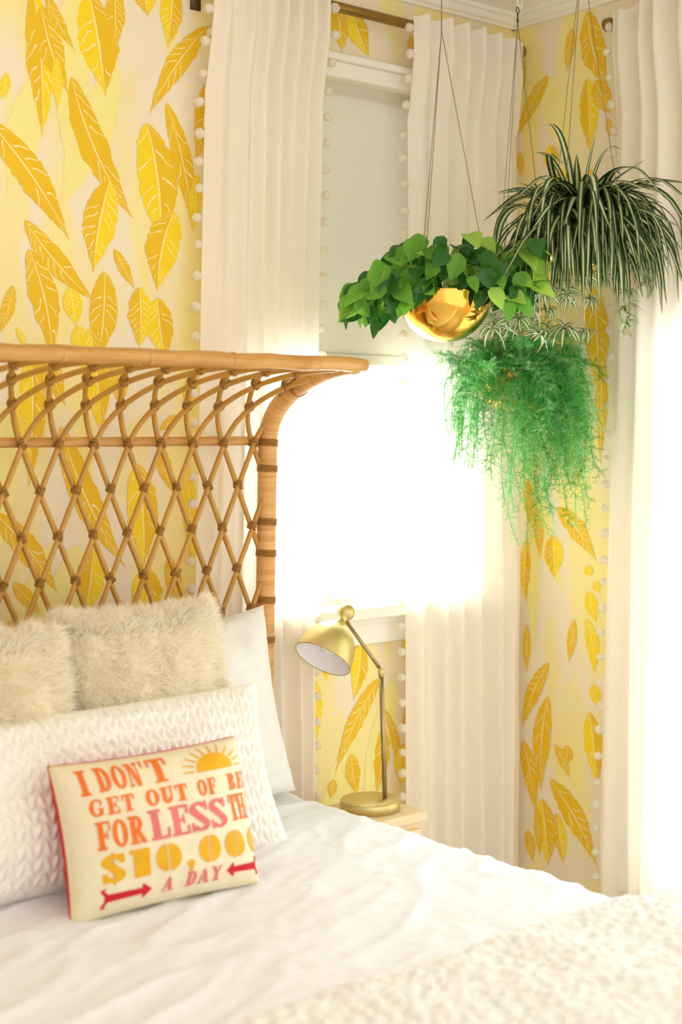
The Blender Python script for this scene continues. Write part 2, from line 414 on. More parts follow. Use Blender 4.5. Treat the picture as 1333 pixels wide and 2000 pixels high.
# traced in photo pixels: x0, y0, x1, y1, width, bend, type (0 gold, 1 gold|yellow, 2 yellow|gold, 3 yellow)
S1 = 1 / 2.942
BACK = [tuple(v * S1 for v in q[:5]) + q[5:] for q in [
    (190, -60, 240, 800, 165, .03, 1), (235, 30, 395, 545, 150, -.05, 0), (325, 330, 330, 640, 60, 0, 3), (265, -40, 435, 300, 75, -.05, 0),
    (510, -40, 605, 560, 230, .02, 2), (660, -90, 665, 290, 110, 0, 0), (820, -90, 850, 95, 120, 0, 1), (1000, -90, 965, 275, 125, 0, 2),
    (1195, 150, 855, 660, 110, -.04, 0), (955, 590, 1110, 1340, 110, .04, 0), (1190, 480, 1125, 930, 110, .03, 0), (408, 440, 768, 1260, 165, -.06, 0),
    (840, 705, 920, 1440, 225, .05, 2), (-70, 690, 398, 1380, 175, .04, 0), (1000, 1215, 905, 1680, 190, -.06, 1), (630, 1040, 535, 1570, 190, -.03, 1),
    (140, 1265, 550, 1735, 125, -.04, 0), (655, 1430, 775, 1665, 62, 0, 0), (165, 1430, 300, 2060, 165, .05, 0), (400, 1650, 440, 1880, 110, 0, 3),
    (600, 1560, 560, 2080, 160, .03, 0), (800, 1650, 800, 2010, 140, .03, 1), (905, 1710, 960, 2080, 155, -.04, 2), (75, 1640, -5, 1920, 75, .03, 0),
    (40, 420, 10, 580, 60, 0, 3), (1135, 1000, 1105, 1340, 70, 0, 3), (465, 1870, 425, 2030, 80, 0, 3), (95, 1880, 150, 2000, 36, 0, 3)]]
BACK += [(175, 640, 197, 850, 58, .02, 2), (60, 670, 56, 952, 52, .02, 2), (92, 690, 128, 792, 38, -.05, 0), (118, 832, 246, 1108, 52, -.05, 0),
         (268, 905, 280, 1112, 60, .03, 2), (-14, 1000, 114, 1162, 46, .04, 0), (183, 1068, 163, 1212, 56, .02, 1), (283, 1105, 292, 1225, 56, 0, 2),
         (26, 1138, 80, 1200, 28, 0, 0), (350, 812, 308, 842, 18, 0, 0), (312, 868, 338, 962, 28, -.03, 0), (364, 900, 378, 1112, 26, 0, 3),
         (372, 732, 367, 812, 22, 0, 3), (330, 1088, 350, 1184, 30, 0, 0), (30, 790, 62, 905, 30, 0, 3), (228, 700, 238, 800, 34, 0, 0),
         (100, 1180, 96, 1330, 50, .02, 2), (20, 1210, 60, 1360, 50, -.04, 0), (230, 1200, 250, 1360, 50, .03, 1), (340, 1200, 320, 1330, 46, 0, 0),
         (655, 5, 668, 101, 40, .04, 0), (688, 18, 722, 112, 40, -.06, 2), (806, 70, 800, 108, 14, 0, 0),
         (704, 1250, 690, 1370, 32, .05, 2), (744, 1322, 655, 1510, 30, -.05, 0), (686, 1472, 699, 1552, 28, -.04, 0), (749, 1420, 734, 1552, 30, .04, 0),
         (752, 1385, 782, 1530, 16, .06, 0), (792, 1452, 782, 1535, 42, .06, 3), (791, 1250, 791, 1294, 10, 0, 3), (652, 1522, 646, 1560, 18, 0, 0), (628, 1240, 640, 1330, 30, 0, 3)]
RIGHT = [(1018, 98, 1013, 218, 30, -.03, 2), (1072, 148, 1010, 270, 26, -.04, 0), (1118, 55, 1106, 142, 20, .03, 0), (1148, 22, 1189, 172, 46, -.06, 0),
         (1148, 152, 1152, 300, 36, .02, 1), (1163, 158, 1194, 224, 34, 0, 0), (1188, 230, 1193, 268, 12, 0, 0), (1015, 295, 1020, 350, 14, 0, 0),
         (1074, 285, 1082, 340, 30, 0, 2), (1048, 530, 1042, 600, 26, 0, 0), (1098, 330, 1090, 430, 34, 0, 1), (1150, 330, 1170, 470, 40, .03, 2), (1160, 560, 1166, 770, 46, .03, 0),
         (1178, 690, 1173, 905, 24, 0, 0), (1110, 640, 1100, 760, 40, .02, 2), (1060, 700, 1050, 830, 40, 0, 1), (1110, 860, 1130, 960, 30, 0, 0),
         (1031, 935, 1038, 1032, 20, 0, 0), (1031, 1052, 1030, 1180, 22, -.05, 0), (1050, 990, 1057, 1092, 20, 0, 0), (1082, 1045, 1084, 1132, 36, 0, 1),
         (1088, 990, 1166, 1096, 32, .05, 0), (1148, 1104, 1154, 1127, 18, 0, 3), (1162, 1135, 1172, 1158, 16, 0, 3), (1150, 1156, 1165, 1216, 26, 0, 3),
         (1147, 1208, 1161, 1318, 26, .06, 3), (1123, 1210, 1112, 1296, 18, 0, 0), (1030, 1220, 1030, 1318, 16, 0, 0), (1074, 1294, 1020, 1424, 26, -.05, 0),
         (1072, 1360, 1059, 1546, 34, -.05, 0), (1160, 1336, 1167, 1382, 22, 0, 3), (1152, 1390, 1166, 1538, 38, .03, 2), (1022, 1445, 1046, 1588, 30, .04, 0),
         (1085, 1456, 1114, 1522, 18, .06, 0), (1111, 1456, 1106, 1496, 22, 0, 0), (1076, 1522, 1168, 1694, 40, .05, 0), (1059, 1560, 1072, 1694, 42, .02, 2),
         (1089, 1588, 1102, 1690, 26, 0, 1), (1051, 1575, 1056, 1675, 18, 0, 0), (1032, 1620, 1042, 1685, 20, 0, 0)]
def print_wall(wall, axis, traced, name):
    ax, other = (1, 0) if axis == 'x' else (0, 1)
    sgn = 1 if axis == 'x' else -1
    def toP(a, z, layer):
        d = -0.0004 - 4e-6 * layer
        return (a, d, z) if axis == 'x' else (d, a, z)
    mb = MB(); done = []
    hole = (W1 if axis == 'x' else W2)
    def clear(a, z, r):
        if hole[0] - 0.10 - r < a < hole[1] + 0.10 + r and hole[2] - 0.10 - r < z < hole[3] + 0.06 + r: return False
        return True
    for k, q in enumerate(traced):
        A = at(q[0], q[1], ax, 0.0); B = at(q[2], q[3], ax, 0.0)
        px = at((q[0] + q[2]) / 2 + q[4] / 2, (q[1] + q[3]) / 2, ax, 0.0); px2 = at((q[0] + q[2]) / 2 - q[4] / 2, (q[1] + q[3]) / 2, ax, 0.0)
        w = abs(px[other] - px2[other])
        if axis == 'y': A, B = A, B
        bend = q[5] * (1 if axis == 'x' else -1); typ = q[6]
        if axis == 'y' and typ in (1, 2): typ = 3 - typ
        leaf_shape(mb, toP, (A[other], min(A.z, CEIL - 0.036)), (B[other], B.z), w, bend, typ, k + 1, 160 + k)
        done.append(((A[other] + B[other]) / 2, (A.z + B.z) / 2, max(abs(A.z - B.z), abs(A[other] - B[other])) / 2))
    # the same pattern carries on over the rest of the wall
    def span(): return (-3.25, -0.02) if axis == 'x' else (-3.25, -0.02)
    k = 300
    for _ in range(3000):
        a = rnd.uniform(*span()); z = rnd.uniform(0.15, 2.35); L = rnd.uniform(0.16, 0.30)
        if not clear(a, z, L * 0.5): continue
        if z + L * 0.5 > CEIL - 0.04 or z - L * 0.5 < 0.12: continue
        if any(abs(a - d[0]) < 0.068 and abs(z - d[1]) < (d[2] + L / 2) * 0.78 for d in done): continue
        vis = (-1.52 < a < -0.95 and z > 0.75) if axis == 'x' else (-0.5 < a)
        if vis: continue
        an = rnd.uniform(-0.5, 0.35); c, s = math.cos(an) * L / 2, math.sin(an) * L / 2
        leaf_shape(mb, toP, (a - s, z + c), (a + s, z - c), rnd.uniform(0.035, 0.07), rnd.uniform(-.06, .06), rnd.choice([0, 0, 1, 2, 3]), k, k - 140)
        done.append((a, z, L / 2)); k += 1
    # pale ghost leaves of the ground layer
    for _ in range(130):
        a = rnd.uniform(*span()); z = rnd.uniform(0.25, 2.2); L = rnd.uniform(0.2, 0.42)
        if not clear(a, z, L * 0.5) or z + L / 2 > CEIL - 0.04: continue
        an = rnd.uniform(-0.5, 0.3); c, s = math.cos(an) * L / 2, math.sin(an) * L / 2
        if abs(a) + abs(s) < 0.03 or a + abs(s) > -0.02: continue
        leaf_shape(mb, toP, (a - s, z + c), (a + s, z - c), rnd.uniform(0.05, 0.10), rnd.uniform(-.08, .08), 4, k, _); k += 1
    mb.build(name, M_leafp + [M_palep], wall, smooth=False, kind='stuff', label='printed yellow and gold feather leaves')
print_wall(wall_back, 'x', BACK, 'wallpaper_print')
print_wall(wall_right, 'y', RIGHT, 'wallpaper_print')

# ------------------------------------------------------------------ bed
BX0, BX1 = -2.44, -0.86                # mattress sides
BY0, BY1 = -2.20, -0.15                # foot, head
TOP = 0.60
bed = empty('bed', (-1.65, -1.15, 0), label='low bed with mattress under the white coverlet', cat='bed')
def child_box(nm, a, c, m, par, w=0.01):
    o = par.location
    a = [a[i] - o[i] for i in range(3)]; c = [c[i] - o[i] for i in range(3)]
    return bevel(MB().box(a, c).build(nm, m, par, smooth=False), w, 3)
child_box('mattress', (BX0, BY0, 0.33), (BX1, BY1, TOP - 0.02), M_linen, bed, 0.05)
child_box('side_rail', (BX0 - 0.0, BY0, 0.18), (BX0 + 0.04, BY1, 0.33), M_stand, bed)
child_box('side_rail', (BX1 - 0.04, BY0, 0.18), (BX1, BY1, 0.33), M_stand, bed)
child_box('slat_deck', (BX0 + 0.04, BY0 + 0.01, 0.29), (BX1 - 0.04, BY1 - 0.01, 0.33), M_stand, bed)
for lx in (BX0 + 0.005, BX1 - 0.055):
    for ly in (BY0 + 0.02, BY1 - 0.08): child_box('leg', (lx, ly, 0), (lx + 0.05, ly + 0.05, 0.19), M_stand, bed)

# headboard: a lattice that rises and bends forward into a canopy
HZ = 1.348
tab = [(0.0, -0.13, HZ)]
for i in range(1, 61):
    th = PI / 2 * i / 60
    y, z = -0.42 + 0.29 * math.cos(th), HZ + 0.150 * math.sin(th)
    s0, y0, z0 = tab[-1]; tab.append((s0 + math.hypot(y - y0, z - z0), y, z))
SMAX = tab[-1][0]
def hb(s):
    """(y, z) and outward normal of the headboard surface at arc length s from the middle rail"""
    if s <= 0: return -0.13 - 0.03 * s, HZ + s, -1.0, 0.0
    s = min(s, SMAX)
    for i in range(1, len(tab)):
        if tab[i][0] >= s:
            a, c = tab[i - 1], tab[i]; f = (s - a[0]) / (c[0] - a[0]); y = a[1] + f * (c[1] - a[1]); z = a[2] + f * (c[2] - a[2])
            ty, tz = c[1] - a[1], c[2] - a[2]; l = math.hypot(ty, tz); return y, z, -tz / l, ty / l
    return tab[-1][1], tab[-1][2], 0, -1
HX0, HX1 = -2.44, -0.884
HC = Vector(((HX0 + HX1) / 2, -0.1, 0))
head = empty('rattan_headboard', HC, label='honey rattan lattice headboard with canopy rail curving forward over the pillows', cat='headboard')
def hpt(x, s, off=0.0):
    y, z, ny, nzz = hb(s); return Vector((x, y + ny * off, z + nzz * off)) - HC
pts = [Vector((HX0 - 0.02, -0.42, 1.503)) - HC + Vector(((-0.862 - HX0 + 0.02) * i / 40, 0, 0.0012 * math.sin(i * 1.7))) for i in range(41)]
rl = [0.0142 + 0.0005 * math.sin(i * 2.3) for i in range(41)]; rl[0] = rl[-1] = 0.0118
MB().tube(pts, rl, 16).build('top_rail', M_rail, head)
for px in (120, 290, 455, 620):                     # growth nodes of the pole
    P = at(px, 700, 1, -0.42); 
    MB().tube([(P.x - HC.x - 0.004, -0.42 - HC.y, 1.503), (P.x - HC.x, -0.42 - HC.y, 1.503), (P.x - HC.x + 0.004, -0.42 - HC.y, 1.503)], [0.0142, 0.0150, 0.0142], 16).build('pole_node', M_rail, head)
for hx in (HX0, HX1):
    ss = [-1.34, -1.2, -1.0, -0.8, -0.6, -0.4, -0.2, -0.1, 0.0] + [SMAX * i / 24 for i in range(1, 25)]
    pp = [hpt(hx, s) for s in ss]; pr = [0.0205] * 9 + [0.0205 - 0.007 * (i / 24) ** 2 for i in range(1, 25)]
    MB().tube(pp, pr, 18).build('post', M_wrap, head)
MB().tube([Vector((HX0 + (HX1 - HX0) * i / 40, -0.118, HZ + 0.004)) - HC for i in range(41)], [0.0098 + 0.0004 * math.sin(i * 2.9) for i in range(41)], 12).build('middle_rail', M_rail, head)
MB().tube([Vector((HX0 + (HX1 - HX0) * i / 10, -0.104, 0.62)) - HC for i in range(11)], 0.012, 12).build('lower_rail', M_rail, head)
XN, DX, DS = -0.923, 0.0765, 0.0875
SBOT = 0.62 - HZ
for fam in (1, -1):
    for k in range(-12, 34):
        xa = XN - DX * k; poly = []
        n = 60
        for i in range(n + 1):
            s = SBOT + (SMAX - SBOT) * i / n
            x = xa + fam * (s / DS) * DX / 2
            if HX0 + 0.004 < x < HX1 - 0.008:
                poly.append(hpt(x + 0.0015 * nz(k * 1.7, s * 6, fam * 3.0), s, 0.0042 * fam + 0.001))
        if len(poly) < 3: continue
        MB().tube(poly, [0.0054 + 0.0006 * nz(k, i * 0.21, fam) for i in range(len(poly))], 8).build('lattice_cane', M_rattan, head)
bm = MB()
for q in range(4):
    tz = -0.0060 + 0.0040 * q
    bm.tube([(0.0070 * math.cos(a * PI / 6), 0.0098 * math.sin(a * PI / 6), tz + 0.0016 * math.sin(a * PI / 6 + q)) for a in range(12)], 0.0022, 5, closed=True)
bind = bm.mesh('binding', M_bind)
for row in range(-5, 4):
    s = row * DS
    if s > SMAX - 0.02: continue
    for k in range(-3, 14):
        x = XN - DX * k + (DX / 2 if row % 2 else 0)
        if not (-1.72 < x < HX1 - 0.022): continue
        y, z, ny, nn = hb(s)
        o = link('binding', bind, head); o.location = hpt(x, s, 0.001)
        o.rotation_euler = (math.atan2(nn, -ny), rnd.uniform(-.5, .5), rnd.uniform(-.3, .3))
rb = MB()
for q in range(3):
    rb.tube([(0.0205 * math.cos(a * PI / 8), 0.0205 * math.sin(a * PI / 8), -0.005 + 0.005 * q) for a in range(16)], 0.0028, 5, closed=True)
ring = rb.mesh('post_binding', M_bind)
for s in (0.17, 0.0, -0.055, -0.168, -0.235, -0.335, -0.42):
    o = link('post_binding', ring, head); o.location = hpt(HX1, s); y, z, ny, nn = hb(s); o.rotation_euler = (math.atan2(nn, -ny), 0.08, 0)

# coverlet -----------------------------------------------------------------
def over_bed(cx, lift, dropx, dropy):
    """map flat sheet coordinate (x, y) onto the bed with rounded drops over the sides and foot"""
    x, y = cx; R = 0.07; z = TOP + lift
    xr, xl, yf = BX1 + 0.012 + lift, BX0 - 0.012 - lift, BY0 - 0.012 - lift
    def bend(e):          # excess past the start of the rounding -> (out, down)
        L = R * PI / 2
        if e <= 0: return 0.0, 0.0
        if e < L: return R * math.sin(e / R), R * (1 - math.cos(e / R))
        return R, R + e - L
    ox = oy = dn = 0.0; X, Y = x, y
    if x > xr - R:
        o, d = bend(x - (xr - R)); X = xr - R + o; dn += d
    elif x < xl + R:
        o, d = bend((xl + R) - x); X = xl + R - o; dn += d
    if y < yf + R:
        o, d = bend((yf + R) - y); Y = yf + R - o; dn = max(dn, d)
    return X, Y, z - dn, dn
def coverlet(u, v):
    x = BX0 - 0.42 + (BX1 - BX0 + 0.84) * u; y = BY0 - 0.38 + (BY1 + 0.01 - BY0 + 0.38) * v
    X, Y, z, dn = over_bed((x, y), 0.012, 0, 0)
    a, c = x * 0.94 + y * 0.34, y * 0.94 - x * 0.34
    w = 0.006 * nz(x * 2.2, y * 2.8, 3.0) + 0.0075 * (1 - abs(nz(a * 3.5 + 0.6 * nz(x * 4, y * 4), c * 11, 7))) ** 4
    w += 0.0035 * (1 - abs(nz(a * 9, c * 26, 1.5))) ** 3 + 0.0016 * nz(x * 42, y * 55, 2)
    if dn > 0.05: 
        f = min(1, dn / 0.2) * 0.018 * math.sin(y * 17 + 2 * nz(y * 2, 1)) if abs(X - BX1) < 0.12 or abs(X - BX0) < 0.12 else 0
        return (X + (f if X > -1.6 else -f), Y, max(z, 0.12))
    sag = -0.012 * max(0, 1 - (BX1 + 0.02 - x) / 0.16) ** 2
    return (X, Y, z + w * 0.9 + sag)
MB().grid(coverlet, 330, 330).build('coverlet', M_duvet, label='crinkled white coverlet spread over the bed', cat='coverlet')
def throw(u, v):
    x = BX0 - 0.38 + (BX1 - BX0 + 0.76) * u
    y1 = -1.10 + 0.012 * nz(x * 3, 4.0) + 0.010 * nz(x * 14, 8.0)
    y = BY0 - 0.25 + (y1 - BY0 + 0.25) * v
    edge = min(1.0, (1 - v) * 1.35 / 0.03)
    X, Y, z, dn = over_bed((x, y), 0.019 + 0.006 * edge, 0, 0)
    d = noise.voronoi(Vector((x * 58, y * 58, 0.3)))[0]
    bmp = 0.010 * max(0, 1 - d[0] * 1.4) + 0.009 * nz(x * 9, y * 9, 5) + 0.004 * nz(x * 70, y * 70, 1)
    if dn > 0.07: return (X + (bmp if X > -1.6 else -bmp), Y, max(z, 0.15))
    return (X, Y, z + bmp * (0.35 + 0.65 * edge))
MB().grid(throw, 400, 300).build('throw_blanket', M_throw, label='nubby cream boucle throw laid across the foot of the bed', cat='blanket')

# pillows ------------------------------------------------------------------
def pillow_pt(u, v, side, w, h, t, ear=0.05, power=0.42):
    """u, v in -1..1; side -1 front, +1 back; local x width, z height, front towards -y"""
    prof = max(0.0, (1 - u ** 4) * (1 - v ** 4)) ** power * (0.75 + 0.25 * (1 - u * u) * (1 - v * v))
    x = w / 2 * u * (1 - ear * (1 - v * v) * abs(u)); z = h / 2 * v * (1 - ear * (1 - u * u) * abs(v))
    return Vector((x, side * t / 2 * prof, z))
def place(o, loc, tilt, rz=0.0, ry=0.0):
    o.location = loc; o.rotation_euler = (-math.radians(tilt), math.radians(ry), math.radians(rz)); return o
def ease(q): # denser sampling near the seams
    return math.sin((q - 0.5) * PI) * 0.5 + (q - 0.5)
def pillow_body(w, h, t, nu, nv, disp=None, ear=0.05, power=0.42, wr=0.004, seed=0.0):
    mb = MB()
    for side in (-1, 1):
        def fn(a, c):
            u, v = max(-1, min(1, ease(a))), max(-1, min(1, ease(c)))
            P = pillow_pt(u, v, side, w, h, t, ear, power)
            e = (1 - u ** 6) * (1 - v ** 6)
            P.y += side * e * wr * (nz(u * 3 + seed, v * 3, side) + 0.6 * nz(u * 7 + seed, v * 7, side * 2))
            if disp: P.y += side * disp(u, v) * min(1, e * 4)
            return P
        mb.grid(fn, nu, nv, 0 if side < 0 else 1, flip=(side > 0))
    return mb
# white sham standing behind the fur cushions
o = pillow_body(0.60, 0.39, 0.17, 50, 40, wr=0.014, seed=2, ear=0.07, power=0.5).build('pillow', [M_sham, M_sham], label='plain white pillow leaning on the headboard behind the fur cushions', cat='pillow')
place(o, (-1.225, -0.225, 0.790), 8, 0, -6)
def fur(par, w, h, t, n, ln, seed):
    R = random.Random(seed); vs = []; fs = []; uvs = []; mb = MB()
    for i in range(n):
        u, v = R.uniform(-1, 1), R.uniform(-1, 1)
        if R.random() < 0.45:
            if R.random() < 0.6: v = R.choice([1, 1, -1]) * (1 - 0.15 * R.random() ** 2)
            else: u = R.choice([-1, 1]) * (1 - 0.15 * R.random() ** 2)
        side = -1 if R.random() < 0.85 else 1
        P = pillow_pt(u, v, side, w, h, t)
        e = 0.02; du = pillow_pt(min(1, u + e), v, side, w, h, t) - pillow_pt(max(-1, u - e), v, side, w, h, t)
        dv = pillow_pt(u, min(1, v + e), side, w, h, t) - pillow_pt(u, max(-1, v - e), side, w, h, t)
        N = du.cross(dv) * (1 if side < 0 else -1)
        if N.length < 1e-9: N = Vector((0, side, 0))
        N.normalize(); N = (N + Vector((u ** 5 * 0.8, 0, v ** 5 * 0.8))).normalized()
        cl = Vector((nz(u * 5 + seed, v * 5, 1), 0.3 * nz(u * 5, v * 5 + seed, 2), nz(u * 5, v * 5, 3 + seed)))
        D = (N + cl * 0.8 + Vector((R.gauss(0, .3), R.gauss(0, .2), R.gauss(0, .3)))).normalized()
        L = ln * R.uniform(0.6, 1.15); G = Vector((0, 0, -0.35))
        S = D.cross(Vector((R.uniform(-1, 1), R.uniform(-1, 1), R.uniform(-1, 1)))).normalized() * 0.0007
        p1 = P + D * L * 0.5; p2 = P + D * L + (G + cl) * L * 0.35
        b0 = len(vs); k = R.random()
        vs += [P - S, P + S, p1 + S * 0.8, p1 - S * 0.8, p2]; uvs += [(k, 0), (k, 0), (k, .5), (k, .5), (k, 1)]
        fs += [(b0, b0 + 1, b0 + 2, b0 + 3), (b0 + 3, b0 + 2, b0 + 4)]
    mb.add(vs, fs, uvs); return mb.build('fur', M_fur, par, kind='stuff')
o = pillow_body(0.34, 0.42, 0.12, 24, 24, seed=5).build('fur_cushion', [M_furb, M_furb], label='long-haired cream fur cushion standing between its twin and the plain white pillow', cat='cushion', group='cream fur cushions')
place(o, (-1.315, -0.320, 0.830), 12, 2); fur(o, 0.34, 0.42, 0.12, 46000, 0.034, 11)
o = pillow_body(0.34, 0.41, 0.12, 24, 24, seed=8).build('fur_cushion', [M_furb, M_furb], label='long-haired cream fur cushion farther along the headboard, away from the plain white pillow', cat='cushion', group='cream fur cushions')
place(o, (-1.675, -0.350, 0.822), 12, -6); fur(o, 0.34, 0.41, 0.12, 40000, 0.036, 23)
# chunky knit lumbar pillow
def knit(u, v):
    c = u * 0.95 / 2 / 0.030; col = math.floor(c); f = c - col
    tri = abs(f - 0.5) * 2
    ph = v * 0.31 / 2 / 0.026 + tri * 0.9 + 0.25 * nz(col * 3.3, v * 2)
    g = ph - math.floor(ph)
    return 0.0085 * (math.sin(PI * g) ** 0.6) * (0.35 + 0.65 * math.sin(PI * ((2 * f) % 1)) ** 0.7)
o = pillow_body(0.97, 0.31, 0.17, 330, 110, disp=knit, wr=0.010, seed=1, power=0.5).build('knit_pillow', [M_knit, M_knit], label='long cream chunky knit bolster pillow lying before the fur cushions', cat='pillow')
place(o, (-1.585, -0.42, 0.748), 20, -1)
# slogan cushion
TW, TH, TT = 0.335, 0.250, 0.150
def TP(a, c, off=0.0):
    u, v = 2 * a - 1, 2 * c - 1
    u = max(-1, min(1, u)); v = max(-1, min(1, v))
    P = pillow_pt(u, v, -1, TW, TH, TT, 0.05, 0.36)
    e = (1 - u ** 6) * (1 - v ** 6)
    P.y += -e * 0.004 * (nz(u * 3 + 3, v * 3, -1) + 0.6 * nz(u * 7 + 3, v * 7, -2))
    return P + Vector((0, -off, 0))
slog = pillow_body(TW, TH, TT, 60, 44, seed=3, power=0.36).build('slogan_cushion', [M_cushion, M_red], label='small cream cushion printed with orange slogan lettering and a rising sun', cat='cushion')
place(slog, (-1.468, -0.598, 0.728), 17, -7, -1.5)
seam = [pillow_pt(u, v, -1, TW, TH, TT) for u, v in [(-1 + 2 * i / 24, -1) for i in range(24)] + [(1, -1 + 2 * i / 18) for i in range(18)] + [(1 - 2 * i / 24, 1) for i in range(24)] + [(-1, 1 - 2 * i / 18) for i in range(18)]]
MB().tube([p + Vector((0, 0.002, 0)) for p in seam], 0.0016, 6, closed=True).build('piping', M_red, slog)

def arc(cx, cy, ro, ry, ri, riy, a0, a1, n=14):
    out = []
    for i in range(n):
        t0, t1 = math.radians(a0 + (a1 - a0) * i / n), math.radians(a0 + (a1 - a0) * (i + 1) / n)
        out.append([(cx + ri * math.cos(t0), cy + riy * math.sin(t0)), (cx + ro * math.cos(t0), cy + ry * math.sin(t0)),
                    (cx + ro * math.cos(t1), cy + ry * math.sin(t1)), (cx + ri * math.cos(t1), cy + riy * math.sin(t1))])
    return out
def rc(x0, y0, x1, y1): return [[(x0, y0), (x1, y0), (x1, y1), (x0, y1)]]
def serif_stem(x, w=0.24, y0=0, y1=1): return rc(x, y0, x + w, y1) + rc(x - 0.09, y0, x + w + 0.09, y0 + 0.09) + rc(x - 0.09, y1 - 0.09, x + w + 0.09, y1)
GLY = {
    'I': (serif_stem(0.1), 0.44), 'D': (serif_stem(0.1) + arc(0.34, .5, .38, .5, .14, .40, -90, 90), 0.74),
    'O': (arc(.36, .5, .36, .5, .13, .40, 0, 360, 24), 0.72),
    'N': (rc(.08, 0, .17, 1) + rc(.55, 0, .64, 1) + [[(.08, 1), (.32, 1), (.64, 0), (.42, 0)]] + rc(0, .91, .26, 1) + rc(.46, .91, .72, 1) + rc(0, 0, .25, .09), 0.72),
    'T': (rc(.22, 0, .46, 1) + rc(0, .9, .68, 1) + rc(0, .68, .09, 1) + rc(.59, .68, .68, 1) + rc(.12, 0, .56, .09), 0.68),
    "'": ([[(.03, .68), (.12, .72), (.18, 1), (.02, 1)]], 0.2),
    'G': (arc(.36, .5, .36, .5, .13, .40, 55, 320, 18) + rc(.5, .05, .68, .46) + rc(.4, .38, .74, .46) + rc(.56, .62, .66, .95), 0.76),
    'E': (serif_stem(0.1) + rc(.3, 0, .66, .09) + rc(.3, .91, .66, 1) + rc(.3, .46, .52, .55) + rc(.57, 0, .66, .3) + rc(.57, .7, .66, 1) + rc(.45, .36, .52, .66), 0.68),
    'U': (rc(.08, .3, .3, 1) + rc(.5, .3, .6, 1) + arc(.34, .34, .26, .34, .04, .24, 180, 360) + rc(0, .91, .38, 1) + rc(.42, .91, .7, 1), 0.7),
    'F': (serif_stem(0.1) + rc(.3, .91, .66, 1) + rc(.3, .46, .52, .55) + rc(.57, .66, .66, 1) + rc(.45, .36, .52, .66), 0.68),
    'B': (serif_stem(0.1) + arc(.34, .74, .28, .26, .08, .17, -90, 90) + arc(.34, .26, .34, .26, .12, .17, -90, 90), 0.72),
    'R': (serif_stem(0.1) + arc(.34, .72, .3, .28, .09, .19, -90, 90) + [[(.3, .48), (.5, .48), (.76, 0), (.52, 0)]], 0.76),
    'L': (serif_stem(0.1) + rc(.3, 0, .66, .09) + rc(.56, 0, .66, .36), 0.68),
    'S': (arc(.33, .735, .33, .265, .12, .16, 20, 200) + arc(.33, .265, .33, .265, .12, .16, 200, 380) + [[(.02, .66), (.20, .80), (.64, .34), (.46, .20)]] + rc(.55, .68, .64, 1) + rc(.02, 0, .11, .32), 0.68),
    'H': (serif_stem(.09, .2) + serif_stem(.52, .2) + rc(.28, .45, .54, .55), 0.84),
    'A': ([[(.0, 0), (.1, 0), (.42, 1), (.30, 1)], [(.44, 0), (.72, 0), (.44, 1), (.28, 1)]] + rc(.15, .28, .5, .37) + rc(-.03, 0, .2, .09) + rc(.38, 0, .78, .09), 0.78),
    'Y': (rc(.26, 0, .5, .5) + [[(.02, 1), (.28, 1), (.5, .45), (.27, .45)], [(.6, 1), (.72, 1), (.5, .45), (.38, .45)]] + rc(.15, 0, .6, .09) + rc(-.04, .91, .34, 1) + rc(.5, .91, .8, 1), 0.78),
    '1': (rc(.12, 0, .62, 1) + rc(0, .86, .2, 1), 0.68),
    '0': (arc(.40, .5, .37, .5, .0, .46, 92, 268, 14) + arc(.46, .5, .37, .5, .0, .46, -88, 88, 14), 0.88),
    ',': (arc(.14, .12, .13, .13, 0, 0, 0, 360, 10) + [[(.14, .06), (.27, .1), (.2, -.16), (.08, -.18)]], 0.32),
    '$': (arc(.36, .735, .36, .265, .10, .12, 20, 200) + arc(.36, .265, .36, .265, .10, .12, 200, 380) + [[(.02, .66), (.24, .84), (.70, .34), (.48, .16)]] + rc(.33, -.08, .39, 1.08) + rc(.54, .66, .70, .98) + rc(.02, .02, .18, .34), 0.76),
    ' ': ([], 0.3)}
def flat(mb, quads, off=0.0012):
    """lay flat print quads (face coordinates 0..1) on the cushion front"""
    for q in quads:
        nu = max(1, int(max(math.dist(q[0], q[1]), math.dist(q[3], q[2])) / 0.03) + 1); nv = max(1, int(max(math.dist(q[0], q[3]), math.dist(q[1], q[2])) / 0.03) + 1)
        def fn(a, c):
            x = (q[0][0] * (1 - a) + q[1][0] * a) * (1 - c) + (q[3][0] * (1 - a) + q[2][0] * a) * c
            y = (q[0][1] * (1 - a) + q[1][1] * a) * (1 - c) + (q[3][1] * (1 - a) + q[2][1] * a) * c
            return TP(x, y, off)
        mb.grid(fn, nu, nv)
def text(s, a0, a1, c0, c1, m, gap=0.08, lean=0.0):
    tot = sum(GLY[ch][1] for ch in s) + gap * (len(s) - 1); sx = (a1 - a0) / tot; mb = MB(); x = 0
    for ch in s:
        g, w = GLY[ch]
        flat(mb, [[(a0 + (x + p[0] + lean * (p[1] - .5)) * sx, c0 + p[1] * (c1 - c0)) for p in q] for q in g]); x += w + gap
    mb.build('lettering', m, slog, smooth=True)
text("I", 0.075, 0.125, 0.775, 0.945, M_orange); text("DON", 0.16, 0.385, 0.785, 0.95, M_orange); text("'", 0.395, 0.415, 0.78, 0.955, M_orange); text("T", 0.43, 0.53, 0.785, 0.955, M_orange)
text("GET", 0.095, 0.315, 0.635, 0.745, M_orange, 0.14); text("OUT", 0.375, 0.595, 0.64, 0.75, M_orange, 0.1); text("OF", 0.655, 0.765, 0.645, 0.755, M_orange); text("BED", 0.845, 1.04, 0.65, 0.76, M_orange)
text("FOR", 0.105, 0.345, 0.425, 0.60, M_orange, 0.04); text("LESS", 0.365, 0.80, 0.425, 0.615, M_pink, 0.03); text("THAN", 0.825, 1.10, 0.45, 0.62, M_orange, 0.02)
